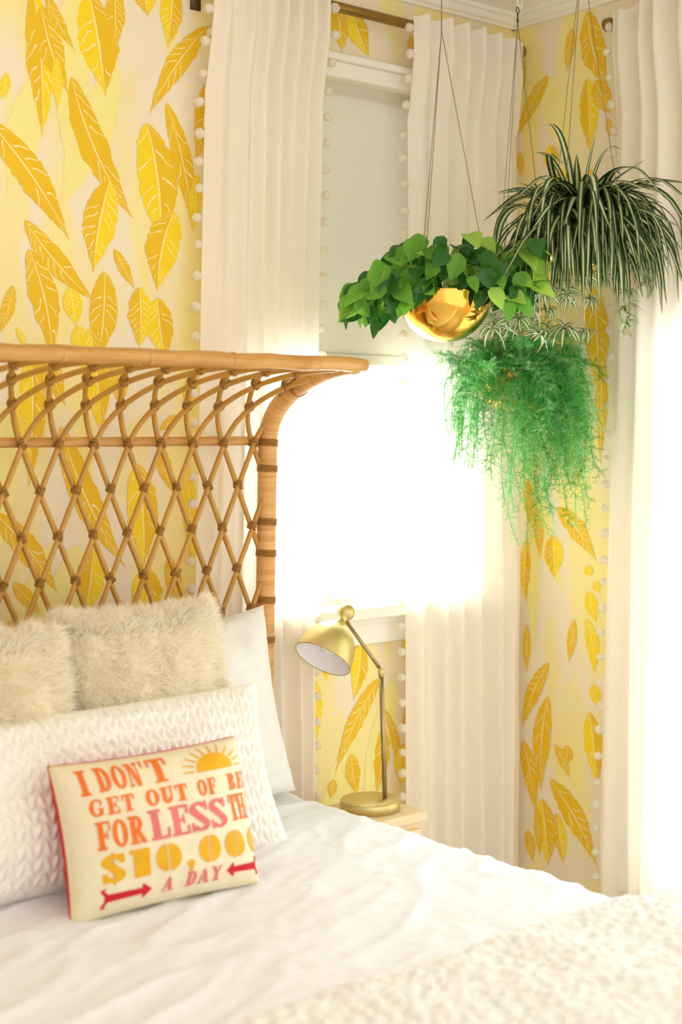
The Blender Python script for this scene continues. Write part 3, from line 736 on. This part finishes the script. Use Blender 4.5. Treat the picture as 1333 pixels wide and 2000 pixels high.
text("$10,000", 0.11, 1.06, 0.215, 0.392, M_ochre, 0.1)
text("A", 0.415, 0.47, 0.085, 0.175, M_pink, 0.1, 0.12); text("DAY", 0.535, 0.735, 0.085, 0.18, M_pink, 0.14, 0.12)
sm = MB(); flat(sm, arc(0.79, 0.805, 0.115, 0.118, 0, 0, 0, 180, 20))
for i in range(11):
    t = math.radians(4 + 17.2 * i); c, s = math.cos(t), math.sin(t); nx, ny = -s, c
    r0, r1, hw = 0.130, 0.192, 0.007
    P = lambda r, w: (0.79 + r * c + nx * w, 0.805 + (r * s + ny * w) * 0.92)
    flat(sm, [[P(r0, -hw), P(r1, -hw * 0.5), P(r1, hw * 0.5), P(r0, hw)]])
sm.build('sun_motif', M_ochre, slog)
def arrow(x0, x1, cy, h):
    d = 1 if x1 > x0 else -1; L = abs(x1 - x0); P = lambda a, c: (x0 + d * a * L, cy + c * h)
    mb = MB()
    qs = [[P(.10, -.26), P(.84, -.20), P(.84, .20), P(.10, .26)], [P(.82, -.5), P(1, 0), P(1, 0.001), P(.82, .5)], [P(.80, -.5), P(.86, -.2), P(.86, .2), P(.80, .5)],
          [P(.0, .56), P(.05, .62), P(.16, .2), P(.09, .12)], [P(.0, -.56), P(.05, -.62), P(.16, -.2), P(.09, -.12)], [P(.0, .56), P(.08, .66), P(.12, .6), P(.05, .5)], [P(.0, -.56), P(.08, -.66), P(.12, -.6), P(.05, -.5)],
          [P(.08, -.26), P(.12, -.26), P(.12, .26), P(.08, .26)]]
    if d < 0: qs = [q[::-1] for q in qs]
    flat(mb, qs); mb.build('arrow_motif', M_red, slog)
arrow(0.10, 0.355, 0.125, 0.095); arrow(0.975, 0.765, 0.135, 0.095)

# ------------------------------------------------------------------ nightstand and lamp
NZ = 0.545
ns = empty('nightstand', (-0.69, -0.23, 0), label='small pale nightstand between the bed and the window curtains', cat='nightstand')
child_box('top', (-0.79, -0.32, NZ - 0.022), (-0.592, -0.14, NZ), M_stand, ns, 0.004)
child_box('body', (-0.78, -0.31, 0.33), (-0.602, -0.15, NZ - 0.022), M_stand, ns, 0.003)
dr = child_box('drawer', (-0.77, -0.322, 0.35), (-0.612, -0.31, NZ - 0.035), M_stand, ns, 0.003)
MB().lathe([(0.004, 0), (0.004, 0.012), (0.011, 0.016), (0.011, 0.024), (0, 0.027)], 16, Matrix.Translation(Vector((-0.69, -0.322, 0.435)) - ns.location) @ Matrix.Rotation(PI / 2, 4, 'X')).build('knob', M_bronze, dr)
for lx in (-0.775, -0.634):
    for ly in (-0.305, -0.185): child_box('leg', (lx, ly, 0), (lx + 0.03, ly + 0.03, 0.335), M_stand, ns, 0.002)

LB = at(724, 1580, 2, NZ); LB.z = NZ
lamp = empty('desk_lamp', LB, label='brushed brass desk lamp with bell shade on the nightstand', cat='lamp')
MB().lathe([(0, 0), (0.063, 0), (0.0665, 0.002), (0.0665, 0.020), (0.0645, 0.0225), (0, 0.0235)], 48).build('base', M_lampb, lamp)
dl = (LB - CAM).dot(FW)
def lp(px, py, toward=0.0):             # lamp joints lie in the upright plane facing the room through the base
    d = ray(px, py); t = dl / d.dot(FW); P = CAM + d * t; return P - LB - FH * toward
stem0 = lp(752.5, 1556); stem0.z = 0.021
stem1 = lp(745, 1318)
MB().tube([stem0, stem1], 0.0052, 14).build('stem', M_steel, lamp)
MB().tube([stem1 + Vector((0, 0, -0.004)), stem1 + Vector((0, 0, 0.016))], 0.0066, 14).build('joint', M_lampb, lamp)
hub = lp(676, 1196, 0.0)
ax3 = (RT * (-0.42) + Vector((0, 0, -0.78)) - FH * 0.52).normalized()
armtop = hub + ax3 * 0.019 + RT * 0.006
MB().tube([stem1 + Vector((0, 0, 0.010)) - FH * 0.0, armtop], 0.0042, 12).build('arm', M_steel, lamp)
xx = ax3.cross(Vector((0, 0, 1))).normalized(); yy = ax3.cross(xx)
MS = basis(xx, yy, ax3, hub)
prof = [(0.0, -0.019), (0.009, -0.018), (0.0165, -0.012), (0.0192, -0.003), (0.0192, 0.004), (0.0160, 0.011), (0.0105, 0.0155), (0.0102, 0.021), (0.013, 0.028), (0.024, 0.038), (0.041, 0.053), (0.053, 0.070), (0.060, 0.090), (0.064, 0.112), (0.0648, 0.122)]
MB().lathe(prof, 48, MS, False).build('shade', M_lampb, lamp)
inn = [(0.0640, 0.1225), (0.0632, 0.112), (0.059, 0.095), (0.050, 0.080), (0.036, 0.072), (0.02, 0.069), (0.0, 0.068)]
ins = MB().lathe(inn, 48, MS, False).build('shade_lining', M_lampin, lamp, label='white inside of the shade')
MB().lathe([(0.0648, 0.121), (0.0656, 0.1225), (0.0640, 0.1240), (0.0632, 0.1225), (0.0648, 0.121)], 48, MS, False).build('rim', M_lampb, lamp)
MB().lathe([(0.010, 0.066), (0.011, 0.074), (0.019, 0.082), (0.021, 0.092), (0.014, 0.104), (0, 0.108)], 24, MS).build('bulb', M_lampin, lamp)
# printed care sticker on the lining
stm = MB(); fx = Vector((0, 0, 1)).cross(-FH)
for row in range(3):
    for c in range(9):
        if (row * 5 + c * 3) % 7 == 0: continue
        def sp(a, e):
            ang = -1.15 + 0.058 * (c + a * 0.72); zz = 0.098 - 0.0052 * row - e * 0.0034; r = 0.0610 - (0.112 - zz) * 0.19
            return MS @ Vector((r * math.cos(ang), r * math.sin(ang), zz))
        stm.add([sp(0, 0), sp(1, 0), sp(1, 1), sp(0, 1)], [(0, 1, 2, 3)])
stm.build('sticker_print', M_ink, ins)

# ------------------------------------------------------------------ shade, rods and curtains
def roller(w, axis, zb, label):
    a0, a1 = w[0] + 0.012, w[1] - 0.012
    sh = empty('roller_shade', ((a0 + a1) / 2, 0.02, zb) if axis == 'x' else (0.02, (a0 + a1) / 2, zb), label=label, cat='window shade')
    def P(a, d, z): return (Vector((a, d, z)) if axis == 'x' else Vector((d, a, z))) - sh.location
    MB().grid(lambda u, v: P(a0 + (a1 - a0) * u, 0.006 + 0.002 * math.sin(u * 6) * (1 - v), zb + (w[3] - 0.0005 - zb) * v), 24, 40).build('fabric', M_shade, sh)
    bevel(MB().box(P(a0, 0.001, zb - 0.022), P(a1, 0.011, zb + 0.004)).build('hem_bar', M_shade, sh, smooth=False), 0.003)
    MB().tube([P(a0 - 0.006, 0.022, 2.150), P(a1 + 0.006, 0.022, 2.150)], 0.016, 16).build('roller', M_white, sh)
roller(W1, 'x', 1.548, 'cream roller shade drawn halfway down the back window')
roller(W2, 'y', 1.640, 'cream roller shade behind the side wall curtain')

def rod(name, axis, a0, a1, z, label, brackets):
    root = empty(name, (a0, -0.065, z) if axis == 'x' else (-0.065, a0, z), label=label, cat='curtain rod')
    def P(a, d, zz): return (Vector((a, d, zz)) if axis == 'x' else Vector((d, a, zz))) - root.location
    MB().tube([P(a0, -0.065, z), P(a1, -0.065, z)], 0.0115, 20).build('rod', M_bronze, root)
    dr = 1 if a1 > a0 else -1
    for e, s in ((a0, -dr), (a1, dr)):
        MB().tube([P(e - s * 0.004, -0.065, z), P(e + s * 0.004, -0.065, z), P(e + s * 0.005, -0.065, z), P(e + s * 0.020, -0.065, z), P(e + s * 0.022, -0.065, z)], [0.0125, 0.0125, 0.0152, 0.0152, 0.011], 20).build('end_cap', M_bronze, root)
    for a in brackets:
        m = MB(); m.tube([P(a, 0.0, z - 0.03), P(a, -0.04, z - 0.026), P(a, -0.060, z - 0.018), P(a, -0.0775, z - 0.008)], 0.004, 8)
        m.box(P(a - 0.012, -0.005, z - 0.055), P(a + 0.012, 0.0, z - 0.005)); m.build('bracket', M_iron, root)
    return root
RZ = 2.314
rod('curtain_rod', 'x', -0.992, -0.056, RZ, 'antique brass rod carrying the two curtains of the back window', (-0.975, -0.12))
rod('curtain_rod', 'y', -0.375, -1.62, RZ, 'antique brass rod carrying the side wall curtain', (-0.385, -1.58))

pm = MB()
import bmesh
_b = bmesh.new(); bmesh.ops.create_icosphere(_b, subdivisions=3, radius=1.0)
pv = [v.co * (1 + 0.22 * nz(v.co.x * 3.1, v.co.y * 3.1, v.co.z * 3.1) + 0.12 * nz(v.co.x * 9, v.co.y * 9, v.co.z * 9)) for v in _b.verts]
pm.add([p * 0.0100 for p in pv], [[v.index for v in f.verts] for f in _b.faces]); _b.free()
POM = pm.mesh('pom_pom', M_pom)
def curtain(label, axis, e0, e1, ztop, zbot, peaks, edges, group, seed):
    """e0(z), e1(z): edges along the wall; peaks: (centre 0..1, height, width) of the folds"""
    def surf(u, z):
        f = (ztop - z) / (ztop - zbot); a = e0(z) + (e1(z) - e0(z)) * u
        n = 0.0
        for k, (c, h, w) in enumerate(peaks):
            cc = c + 0.025 * math.sin(seed + k * 2.1 + f * 3.0) * f
            tight = 0.62 + 0.38 * min(1, f / 0.07)
            n += 1.12 * h * (0.9 + 0.25 * f + 0.12 * math.sin(seed * 3 + k + f * 5)) * math.exp(-((u - cc) / (w * tight)) ** 2)
        n += 0.004 * nz(u * 6 + seed, f * 5) - 0.006
        if f < 0.06: n += 0.004 * math.sin(u * 70) * (1 - f / 0.06)
        if f < 0.10: n = max(n, 0.0)
        d = -0.060 - 0.0205 * max(0.0, min(1.0, (0.10 - f) / 0.06)) - n
        return Vector((a, d, z)) if axis == 'x' else Vector((d, a, z))
    zt = lambda u: ztop + 0.004 * math.sin(u * 38 + seed)
    mb = MB().grid(lambda u, v: surf(u, zbot + (zt(u) - zbot) * v), 130, 110)
    o = mb.build('curtain', M_curt, label=label, cat='curtain', group=group)
    R = random.Random(seed)
    for e in edges:
        z = ztop - 0.03
        while z > zbot + 0.05:
            P = surf(e, z); out = (-1 if e == 0 else 1) * (1 if e1(1.5) > e0(1.5) else -1)
            q = Vector((out * 0.0125, R.uniform(-.004, .004), R.uniform(-.004, .002)))
            if axis == 'y': q = Vector((q.y, q.x, q.z))
            p = link('pom_pom', POM, o); p.location = P + q; p.rotation_euler = (R.uniform(0, 6), R.uniform(0, 6), R.uniform(0, 6))
            s = R.uniform(0.86, 1.1); p.scale = (s, s, s)
            z -= R.uniform(0.054, 0.064)
    return o
lerp = lambda a, c, t: a + (c - a) * max(0, min(1, t))
curtain('ivory linen curtain with pom-pom edging hanging behind the headboard post', 'x', lambda z: lerp(-1.025, -0.980, (z - 0.9) / 1.4), lambda z: lerp(-0.704, -0.668, (z - 0.9) / 1.4), 2.335, 0.015,
        [(.10, .020, .07), (.30, .030, .055), (.43, .032, .04), (.55, .032, .04), (.68, .030, .045), (.80, .034, .04), (.93, .030, .045)], (0, 1), 'pom-pom curtains', 1.3)
curtain('ivory linen curtain with pom-pom edging hanging in the corner behind the ferns', 'x', lambda z: -0.420 + 0.004 * math.sin(z * 4), lambda z: lerp(-0.016, -0.050, (z - 1.0) / 1.3) - 0.006 * math.exp(-((z - .75) / .15) ** 2), 2.335, 0.015,
        [(.09, .022, .07), (.27, .030, .045), (.42, .034, .045), (.57, .030, .045), (.72, .034, .045), (.88, .028, .06)], (0,), 'pom-pom curtains', 4.1)
curtain('ivory linen curtain with pom-pom edging covering the side window', 'y', lambda z: -0.374 + 0.012 * (z - 1) * -1 + 0.003 * math.sin(z * 3), lambda z: -0.98, 2.335, 0.015,
        [(.05, .020, .035), (.16, .030, .028), (.235, .034, .028), (.34, .032, .035), (.46, .034, .03), (.56, .030, .03), (.68, .034, .03), (.80, .030, .03), (.92, .034, .03)], (0,), 'pom-pom curtains', 2.2)

# ------------------------------------------------------------------ hanging plants
def bowl_parts(root, R, depth, apex, tip=None):
    """brass bowl with its rim at the empty's height, three wires up to the apex"""
    prof = []
    for i in range(15):
        t = PI / 2 * i / 14; prof.append((R * math.sin(t), -depth * math.cos(t)))
    prof += [(R * 1.012, 0.004), (R * 1.0, 0.006), (R * 0.985, 0.003)]
    for i in range(12):
        t = PI / 2 * (1 - i / 14); prof.append((R * 0.97 * math.sin(t), -depth * 0.96 * math.cos(t)))
    bo = MB().lathe(prof, 56, None, False).build('bowl', M_brass, root)
    MB().lathe([(R * 0.955, -0.02), (R * 0.6, -0.012), (0.0, -0.008)], 32).build('soil', M_soil, root)
    ap = apex - root.location
    for k in range(3):
        a = math.radians(200 + 120 * k); P = Vector((R * 0.985 * math.cos(a), R * 0.985 * math.sin(a), 0.002))
        MB().tube([P, (P + ap) / 2 + Vector((0, 0, -0.002)), ap], 0.0008, 6).build('wire', M_wire, root)
    return ap
def hook(loc, label, M=M_white):
    """screw hook in the ceiling; loc is the inside bottom of the hook"""
    h = empty('ceiling_hook', (loc.x, loc.y, CEIL), label=label, cat='hook', group='ceiling hooks')
    L = loc.z - CEIL
    MB().lathe([(0.010, 0), (0.010, -0.003), (0.004, -0.006), (0, -0.006)], 16).build('collar', M, h)
    pts = [(0, 0, 0), (0, 0, L + 0.018)] + [(0.007 - 0.007 * math.cos(t), 0.0, L + 0.009 - 0.011 * math.sin(t)) for t in [PI * i / 10 for i in range(0, 13)]]
    MB().tube(pts, 0.0018, 8).build('shank', M, h)
    return h
def loop(root, ap, top):
    """twisted wire loop from the wires' meeting point to the hook"""
    m = MB(); d = top - ap
    m.tube([ap + d * 0.0, ap + d * 0.55], 0.0018, 6)
    m.tube([ap + d * 0.55 + Vector((0.0045 * math.sin(t), 0, (d.length * 0.45) * 0.5 * (1 - math.cos(t)))) for t in [2 * PI * i / 16 for i in range(16)]], 0.0013, 6, closed=True)
    m.tube([ap - Vector((0, 0, 0.004)), ap, ap + Vector((0, 0, 0.008))], [0.0015, 0.0032, 0.0018], 8)
    m.build('hanger_loop', M_iron, root)

# ---- pothos
PL = Vector((-0.627, -0.40, 1.655))
pot = empty('hanging_pothos', PL, label='heart-leaved green pothos spilling from a hanging brass bowl, trailing toward the shade', cat='hanging plant')
apx = at(863, 60, 1, PL.y); apx.y = PL.y
ap = bowl_parts(pot, 0.098, 0.098, apx)
tp = Vector((apx.x, apx.y, CEIL - 0.03))
MB().tube([ap, tp - PL], 0.0011, 6).build('hanger_wire', M_wire, pot)
hook(tp, 'small white ceiling hook above the heart-leaved pothos')
def heart(fold, curl):
    def fn(u, v):
        s = 2 * u - 1; t = v
        w = 0.44 * (math.sin(PI * min(1, t ** 0.62)) ** 0.8) * (1 - 0.25 * t)
        back = -0.20 * abs(s) ** 1.4 * max(0, 1 - t * 3.2) * (1 if t > 0 else 1)
        y = t + back * 1.1 - 0.08 * math.sin(PI * abs(s)) * max(0, 1 - t * 4)
        x = s * max(w, 0.012 if t < 0.99 else 0.0)
        return Vector((x, y, abs(x) * fold - curl * t * t))
    return MB().grid(fn, 6, 9)
hearts = [[heart(f, c).mesh('leaf', m) for f, c in ((0.5, 0.12), (0.25, 0.3), (0.7, 0.05))] for m in M_poth]
R5 = random.Random(31); vines = MB()
TOCAM = -FH
def put_leaf(root, P, out, size, dataset, roll=0.5, droop=0.7):
    tipd = (out * R5.uniform(0.3, 0.9) + Vector((R5.gauss(0, .4), R5.gauss(0, .4), -droop * R5.uniform(0.3, 1.5)))).normalized()
    N = (TOCAM * R5.uniform(0.4, 1.3) + out * 0.5 + Vector((0, 0, R5.uniform(0.1, 0.9))) + Vector((R5.gauss(0, roll), R5.gauss(0, roll), R5.gauss(0, roll)))).normalized()
    X = tipd.cross(N)
    if X.length < 0.1: return
    X.normalize(); N = X.cross(tipd)
    o = link('leaf', R5.choice(dataset), root); o.matrix_local = basis(X, tipd, N, P, size); return o
def lat(a, c, z): return RT * a + TOCAM * c + Vector((0, 0, z))
nl = 0
while nl < 215:
    an = R5.uniform(0, 2 * PI); rr = abs(R5.gauss(0, 1)); 
    la = R5.uniform(-0.19, 0.185); cc = R5.uniform(-0.10, 0.13)
    if la < -0.10: lo, hi = -0.035 + (la + 0.1) * 0.2, 0.085 + (la + 0.10) * 0.7
    elif la > 0.10: lo, hi = -0.015, 0.10
    else: lo, hi = -0.012 if cc > 0.06 else 0.0, 0.125 - abs(la - 0.05) * 0.15
    z = R5.uniform(lo, hi)
    if abs(la) < 0.085 and cc > 0.05 and z < 0.012 * R5.random(): continue
    P = lat(la, cc, z); out = Vector((P.x, P.y, 0)); out = out.normalized() if out.length > 0.01 else TOCAM
    if (PL + P).y > -0.15: continue
    tone = R5.random(); top = z > 0.075
    ds = hearts[0] if tone < 0.42 else hearts[1] if tone < 0.82 else hearts[2]
    put_leaf(pot, P, out, R5.uniform(0.036, 0.054), ds)
    if nl % 3 == 0:
        q = Vector((P.x * 0.35, P.y * 0.35, -0.01)); md = (P + q) / 2 + Vector((0, 0, 0.035)); vines.tube([q, md, P], 0.0011, 5)
    nl += 1
# hanging strands on the window side and over the rim
for la, cc, zs, n, col in ((-0.165, 0.05, 0.02, 6, 2), (-0.19, 0.03, 0.01, 5, 2), (-0.145, 0.08, 0.0, 6, 1), (-0.12, 0.06, 0.0, 5, 2), (-0.10, 0.1, 0.0, 3, 1), (0.135, 0.09, 0.03, 6, 1), (0.115, 0.07, 0.02, 5, 1), (0.155, 0.05, 0.03, 4, 1), (-0.205, 0.0, 0.0, 3, 2), (-0.075, 0.09, 0.02, 3, 1), (-0.05, 0.105, 0.015, 2, 2), (-0.02, 0.11, 0.015, 2, 1), (0.02, 0.11, 0.02, 1, 0), (0.075, 0.09, 0.02, 3, 1), (-0.09, 0.085, 0.01, 4, 2)):
    prev = lat(la * 0.5, cc * 0.5, 0.0); path = [prev, lat(la * 0.85, cc * 0.85, zs + 0.035)]
    for i in range(n):
        P = lat(la + R5.gauss(0, .008), cc + R5.gauss(0, .01), zs - 0.012 * i); path.append(P)
        out = Vector((P.x, P.y, 0)).normalized()
        put_leaf(pot, P, out, R5.uniform(0.030, 0.044), hearts[R5.choice([0, 0, 1, 1, 2])], 0.3, 1.3)
    vines.tube(path, 0.0012, 5)
vines.build('vines', M_vine, pot, kind='stuff')

# ---- spider plant
SL = Vector((-0.336, -0.513, 1.800))
spd = empty('hanging_spider_plant', SL, label='variegated spider plant with striped arching leaves in a hanging brass bowl', cat='hanging plant')
apx = Vector((SL.x, SL.y, CEIL - 0.045)); ap = bowl_parts(spd, 0.096, 0.096, apx)
loop(spd, ap, apx + Vector((0, 0, 0.025)) - SL)
hook(apx + Vector((0, 0, 0.025)), 'small white ceiling hook above the striped spider plant')
R6 = random.Random(5)
def blade(az, el, L, w, fall, twist, org, swing=0.0):
    """arching strap leaf in the plant's own space"""
    n = 16; az0 = az; P = Vector(org); vs = []; uvs = []
    for i in range(n + 1):
        t = i / n; e = el - (el + fall) * min(1.0, t / 0.78) ** 1.1; az = az0 + swing * t
        h = Vector((math.cos(az), math.sin(az), 0)); sd = Vector((-math.sin(az), math.cos(az), 0))
        d = h * math.cos(e) + Vector((0, 0, math.sin(e)))
        if i: P = P + d * (L / n)
        nn = d.cross(sd).normalized(); S = (sd * math.cos(twist * t) + nn * math.sin(twist * t))
        ww = w * 0.5 * min(1.0, 0.45 + 2.2 * t) * (1 - t ** 3.2) + 0.0003
        sag = nn * (-0.25 * ww)
        for s in (-1, 0, 1): vs.append(P + S * (ww * s) + (sag * (0 if s else 1))); uvs.append((0.5 + 0.5 * s, t))
    fs = []
    for i in range(n):
        for s in (0, 1): a = i * 3 + s; fs.append((a, a + 1, a + 4, a + 3))
    return vs, fs, uvs
camaz = math.atan2(TOCAM.y, TOCAM.x)
made = 0
while made < 285:
    az = R6.uniform(0, 2 * PI)
    if R6.random() < 0.55: az = camaz + R6.gauss(0, 1.0)
    q = R6.random()
    el = R6.uniform(0.1, 0.9) if q < 0.58 else R6.uniform(0.8, 1.45)
    L = R6.uniform(0.20, 0.35); fall = R6.choice([R6.uniform(0.2, 1.0), R6.uniform(0.9, 1.5), R6.uniform(1.2, 1.55)])
    if q > 0.93: fall = R6.uniform(-0.5, 0.3); L = R6.uniform(0.13, 0.19)
    if made % 4 == 0: az = camaz + R6.gauss(0, 1.0); el = R6.uniform(-0.1, 0.6); L = R6.uniform(0.19, 0.28); fall = R6.uniform(1.2, 1.55)
    r0 = R6.uniform(0.005, 0.06)
    org = (r0 * math.cos(az) + R6.gauss(0, .012), r0 * math.sin(az) + R6.gauss(0, .012), R6.uniform(-0.005, 0.035))
    vs, fs, uvs = blade(az, el, L, R6.uniform(0.0130, 0.0195), fall, R6.uniform(-0.8, 0.8), org, R6.gauss(0, 0.45))
    if max((SL + v).x for v in vs) > -0.135 or max((SL + v).y for v in vs) > -0.15: continue
    if min(v.z for v in vs) < -0.19 or max(abs(v.dot(RT)) for v in vs) > 0.205 or max(v.z for v in vs) > 0.185: continue
    MB().add(vs, fs, uvs).build('leaf', R6.choice(M_spid), spd); made += 1
for px, py, w in ((1068, 245, 0.015), (1040, 300, 0.010), (1212, 232 + 60, 0.010), (1260, 335, 0.010), (1165, 265, 0.008), (960, 375, 0.006), (1278, 372, 0.010)):  # tall single leaves
    tgt = at(px, py, 1, SL.y) - SL; st = Vector((tgt.x * 0.1, tgt.y * 0.1, 0.02)); vs = []; uvs = []
    mid = Vector((tgt.x * 0.45, tgt.y * 0.45, max(tgt.z * 0.75, tgt.z + 0.03 if abs(tgt.x) > 0.07 else 0.1)))
    for i in range(15):
        t = i / 14; P = st * (1 - t) ** 2 + mid * 2 * t * (1 - t) + tgt * t * t
        ww = w * 0.5 * min(1, 0.5 + 2 * t) * (1 - t ** 3) + 0.0003
        for s in (-1, 0, 1): vs.append(P + (RT * 0.9 + Vector((0, 0, 0.45))) * (ww * s) + TOCAM * (0.3 * ww if s else 0)); uvs.append((0.5 + 0.5 * s, t))
    fs = [(i * 3 + s, i * 3 + s + 1, i * 3 + s + 4, i * 3 + s + 3) for i in range(14) for s in (0, 1)]
    MB().add(vs, fs, uvs).build('leaf', M_spid[0], spd)
babies = []
for q in range(4):
    mb = MB()
    for k in range(11 + q):
        az = 2 * PI * k / (11 + q) + R6.gauss(0, .2)
        vs, fs, uvs = blade(az, R6.uniform(-0.1, 1.0), R6.uniform(0.028, 0.044), R6.uniform(0.0055, 0.0075), R6.uniform(0.6, 1.6), 0.2, (0, 0, 0)); mb.add(vs, fs, uvs)
    mb.tube([(0, 0, -0.001), (0.001, 0, -0.008), (0.002, 0.001, -0.016)], [0.003, 0.002, 0.0008], 6)
    babies.append(mb.mesh('plantlet', M_baby))
for px, py, dep in ((1050, 560, .0), (1055, 575, .06), (1090, 550, .03), (1115, 560, -.04), (1100, 580, .05), (1140, 545, .06), (1155, 585, .0), (1180, 540, -.02), (1222, 570, .02), (1220, 632, .03), (1225, 600, -.02),
                    (1265, 520, .0), (1280, 545, -.03), (1270, 480, -.04), (965, 640, -.02), (985, 630, .02), (1015, 620, .0), (1052, 655, .02), (1102, 640, .0), (1145, 645, -.02), (1245, 505, -.05), (1030, 590, -.04), (1075, 600, -.05), (1200, 530, .05)):
    P = at(px, py, 1, SL.y) - SL + TOCAM * dep
    o = link('plantlet', R6.choice(babies), spd); o.location = P
    o.rotation_euler = (R6.gauss(0.5, .35) , R6.gauss(0, .4), R6.uniform(0, 6.28)); s = R6.uniform(1.0, 1.4); o.scale = (s, s, s)
    hz = Vector((P.x, P.y, 0)); hz = hz.normalized() if hz.length > 0.02 else TOCAM
    MB().tube([hz * 0.05 + Vector((0, 0, 0.02)), hz * 0.11 + Vector((0, 0, 0.03)), Vector((P.x, P.y, 0)) * 1.0 + Vector((0, 0, (P.z) * 0.35)), P], 0.0009, 5).build('runner', M_runner, spd)

# ---- asparagus fern
FL = Vector((-0.235, -0.235, 1.512))
fer = empty('hanging_fern', FL, label='feathery asparagus fern cascading from a hanging brass bowl in the corner', cat='hanging plant')
apx = at(1005, 38, 1, FL.y); apx.y = FL.y; apx.x = FL.x
apx.z = at(1005, 40, 1, FL.y).z; ap = bowl_parts(fer, 0.100, 0.100, apx)
ltop = Vector((apx.x, apx.y, at(1005, 12, 1, FL.y).z)); loop(fer, ap, ltop - FL)
hook(ltop, 'small white ceiling hook above the feathery fern')
R7 = random.Random(12)
fo = [([], []) for _ in range(3)]; stems = MB()
def needle(tone, P, D, L, w):
    vs, fs = fo[tone]; S = D.cross(Vector((R7.uniform(-1, 1), R7.uniform(-1, 1), R7.uniform(-1, 1))))
    if S.length < 1e-4: return
    S = S.normalized() * w; b0 = len(vs); vs += [P - S, P + S, P + D * L]; fs.append((b0, b0 + 1, b0 + 2))
def frond(az, el, L, fall, tone, step, spr, org):
    h = Vector((math.cos(az), math.sin(az), 0)); P = Vector(org); n = int(L / 0.006); path = [P.copy()]
    wob = R7.uniform(0, 6); fin = R7.uniform(1.1, 1.54); rmax = R7.uniform(0.10, 0.19)
    for i in range(n):
        t = i / n; e = el - (el + fin) * min(1.0, t / fall)
        d = h * math.cos(e) + Vector((0, 0, math.sin(e))) + Vector((0.20 * math.sin(i * .22 + wob), 0.20 * math.cos(i * .19 + wob * 1.7), 0.1 * math.sin(i * .31 + wob)))
        d.normalize(); P = P + d * 0.006
        W = FL + P
        lt = P.dot(RT)
        if lt > rmax: P = P - RT * (lt - rmax)
        if lt < -rmax: P = P - RT * (lt + rmax)
        W = FL + P
        if W.y > -0.15: P.y = -0.15 - FL.y
        if W.x > -0.03 - (0.10 if W.y < -0.36 else 0): P.x = -0.03 - (0.10 if W.y < -0.36 else 0) - FL.x
        path.append(P.copy())
        if i % step == 0 and t > 0.08:
            for _ in range(3):
                sd = (Vector((R7.gauss(0, 1), R7.gauss(0, 1), R7.gauss(-0.15, .6))).normalized() + d * 0.35).normalized()
                sl = spr * (1.1 - 0.4 * t) * R7.uniform(0.6, 1.2); m = max(3, int(sl / 0.0034))
                tn = min(2, max(0, tone + (1 if R7.random() < 0.12 else 0)))
                needle(tn, P, sd, sl, 0.0004)
                for j in range(m):
                    q = P + sd * (sl * (j + 1) / m)
                    for _k in range(2):
                        nd = (sd * 0.6 + Vector((R7.gauss(0, .7), R7.gauss(0, .7), R7.gauss(0, .7)))).normalized()
                        needle(tn, q, nd, R7.uniform(0.006, 0.011), 0.0005)
    stems.tube(path[::5] + [path[-1]], 0.0008, 4)
raz = math.atan2(RT.y, RT.x)
def azof(a, c):
    v = RT * a + TOCAM * c; return math.atan2(v.y, v.x)
for k in range(100):       # upright and arching crown
    az = R7.uniform(0, 2 * PI)
    frond(az, R7.uniform(0.35, 1.5), R7.uniform(0.13, 0.25), R7.uniform(1.1, 2.0), R7.choice([0, 0, 1, 1, 2]), 2, 0.032, (R7.gauss(0, .05), R7.gauss(0, .05), -0.005))
for k in range(150):       # long cascade over the front and right
    a = R7.gauss(0.30, 0.65); c = R7.uniform(0.1, 1.0); az = azof(a, c); off = a / math.hypot(a, c)
    L = R7.uniform(0.20, 0.54) * (1.0 - 0.42 * min(1.0, abs(off - 0.30)))
    frond(az, R7.uniform(0.0, 0.9), L, min(0.95, R7.uniform(0.08, 0.24) / L), R7.choice([0, 0, 1, 1, 2]), 2, 0.034 - 0.012 * (L > 0.36), (R7.gauss(0, .045), R7.gauss(0, .045), 0.0))
for k in range(20):        # thinner left side
    az = azof(R7.uniform(-1, -0.25), R7.uniform(-0.1, 0.6)); L = R7.uniform(0.22, 0.40)
    frond(az, R7.uniform(0.1, 0.6), L, min(0.95, R7.uniform(0.16, 0.26) / L), R7.choice([0, 0, 1, 1, 2]), 3, 0.024, (R7.gauss(0, .03), R7.gauss(0, .03), 0.0))
stems.build('stems', M_fern[1], fer, kind='stuff')
for (vs, fs), m in zip(fo, M_fern):
    MB().add(vs, fs).build('foliage', m, fer, smooth=False, kind='stuff')
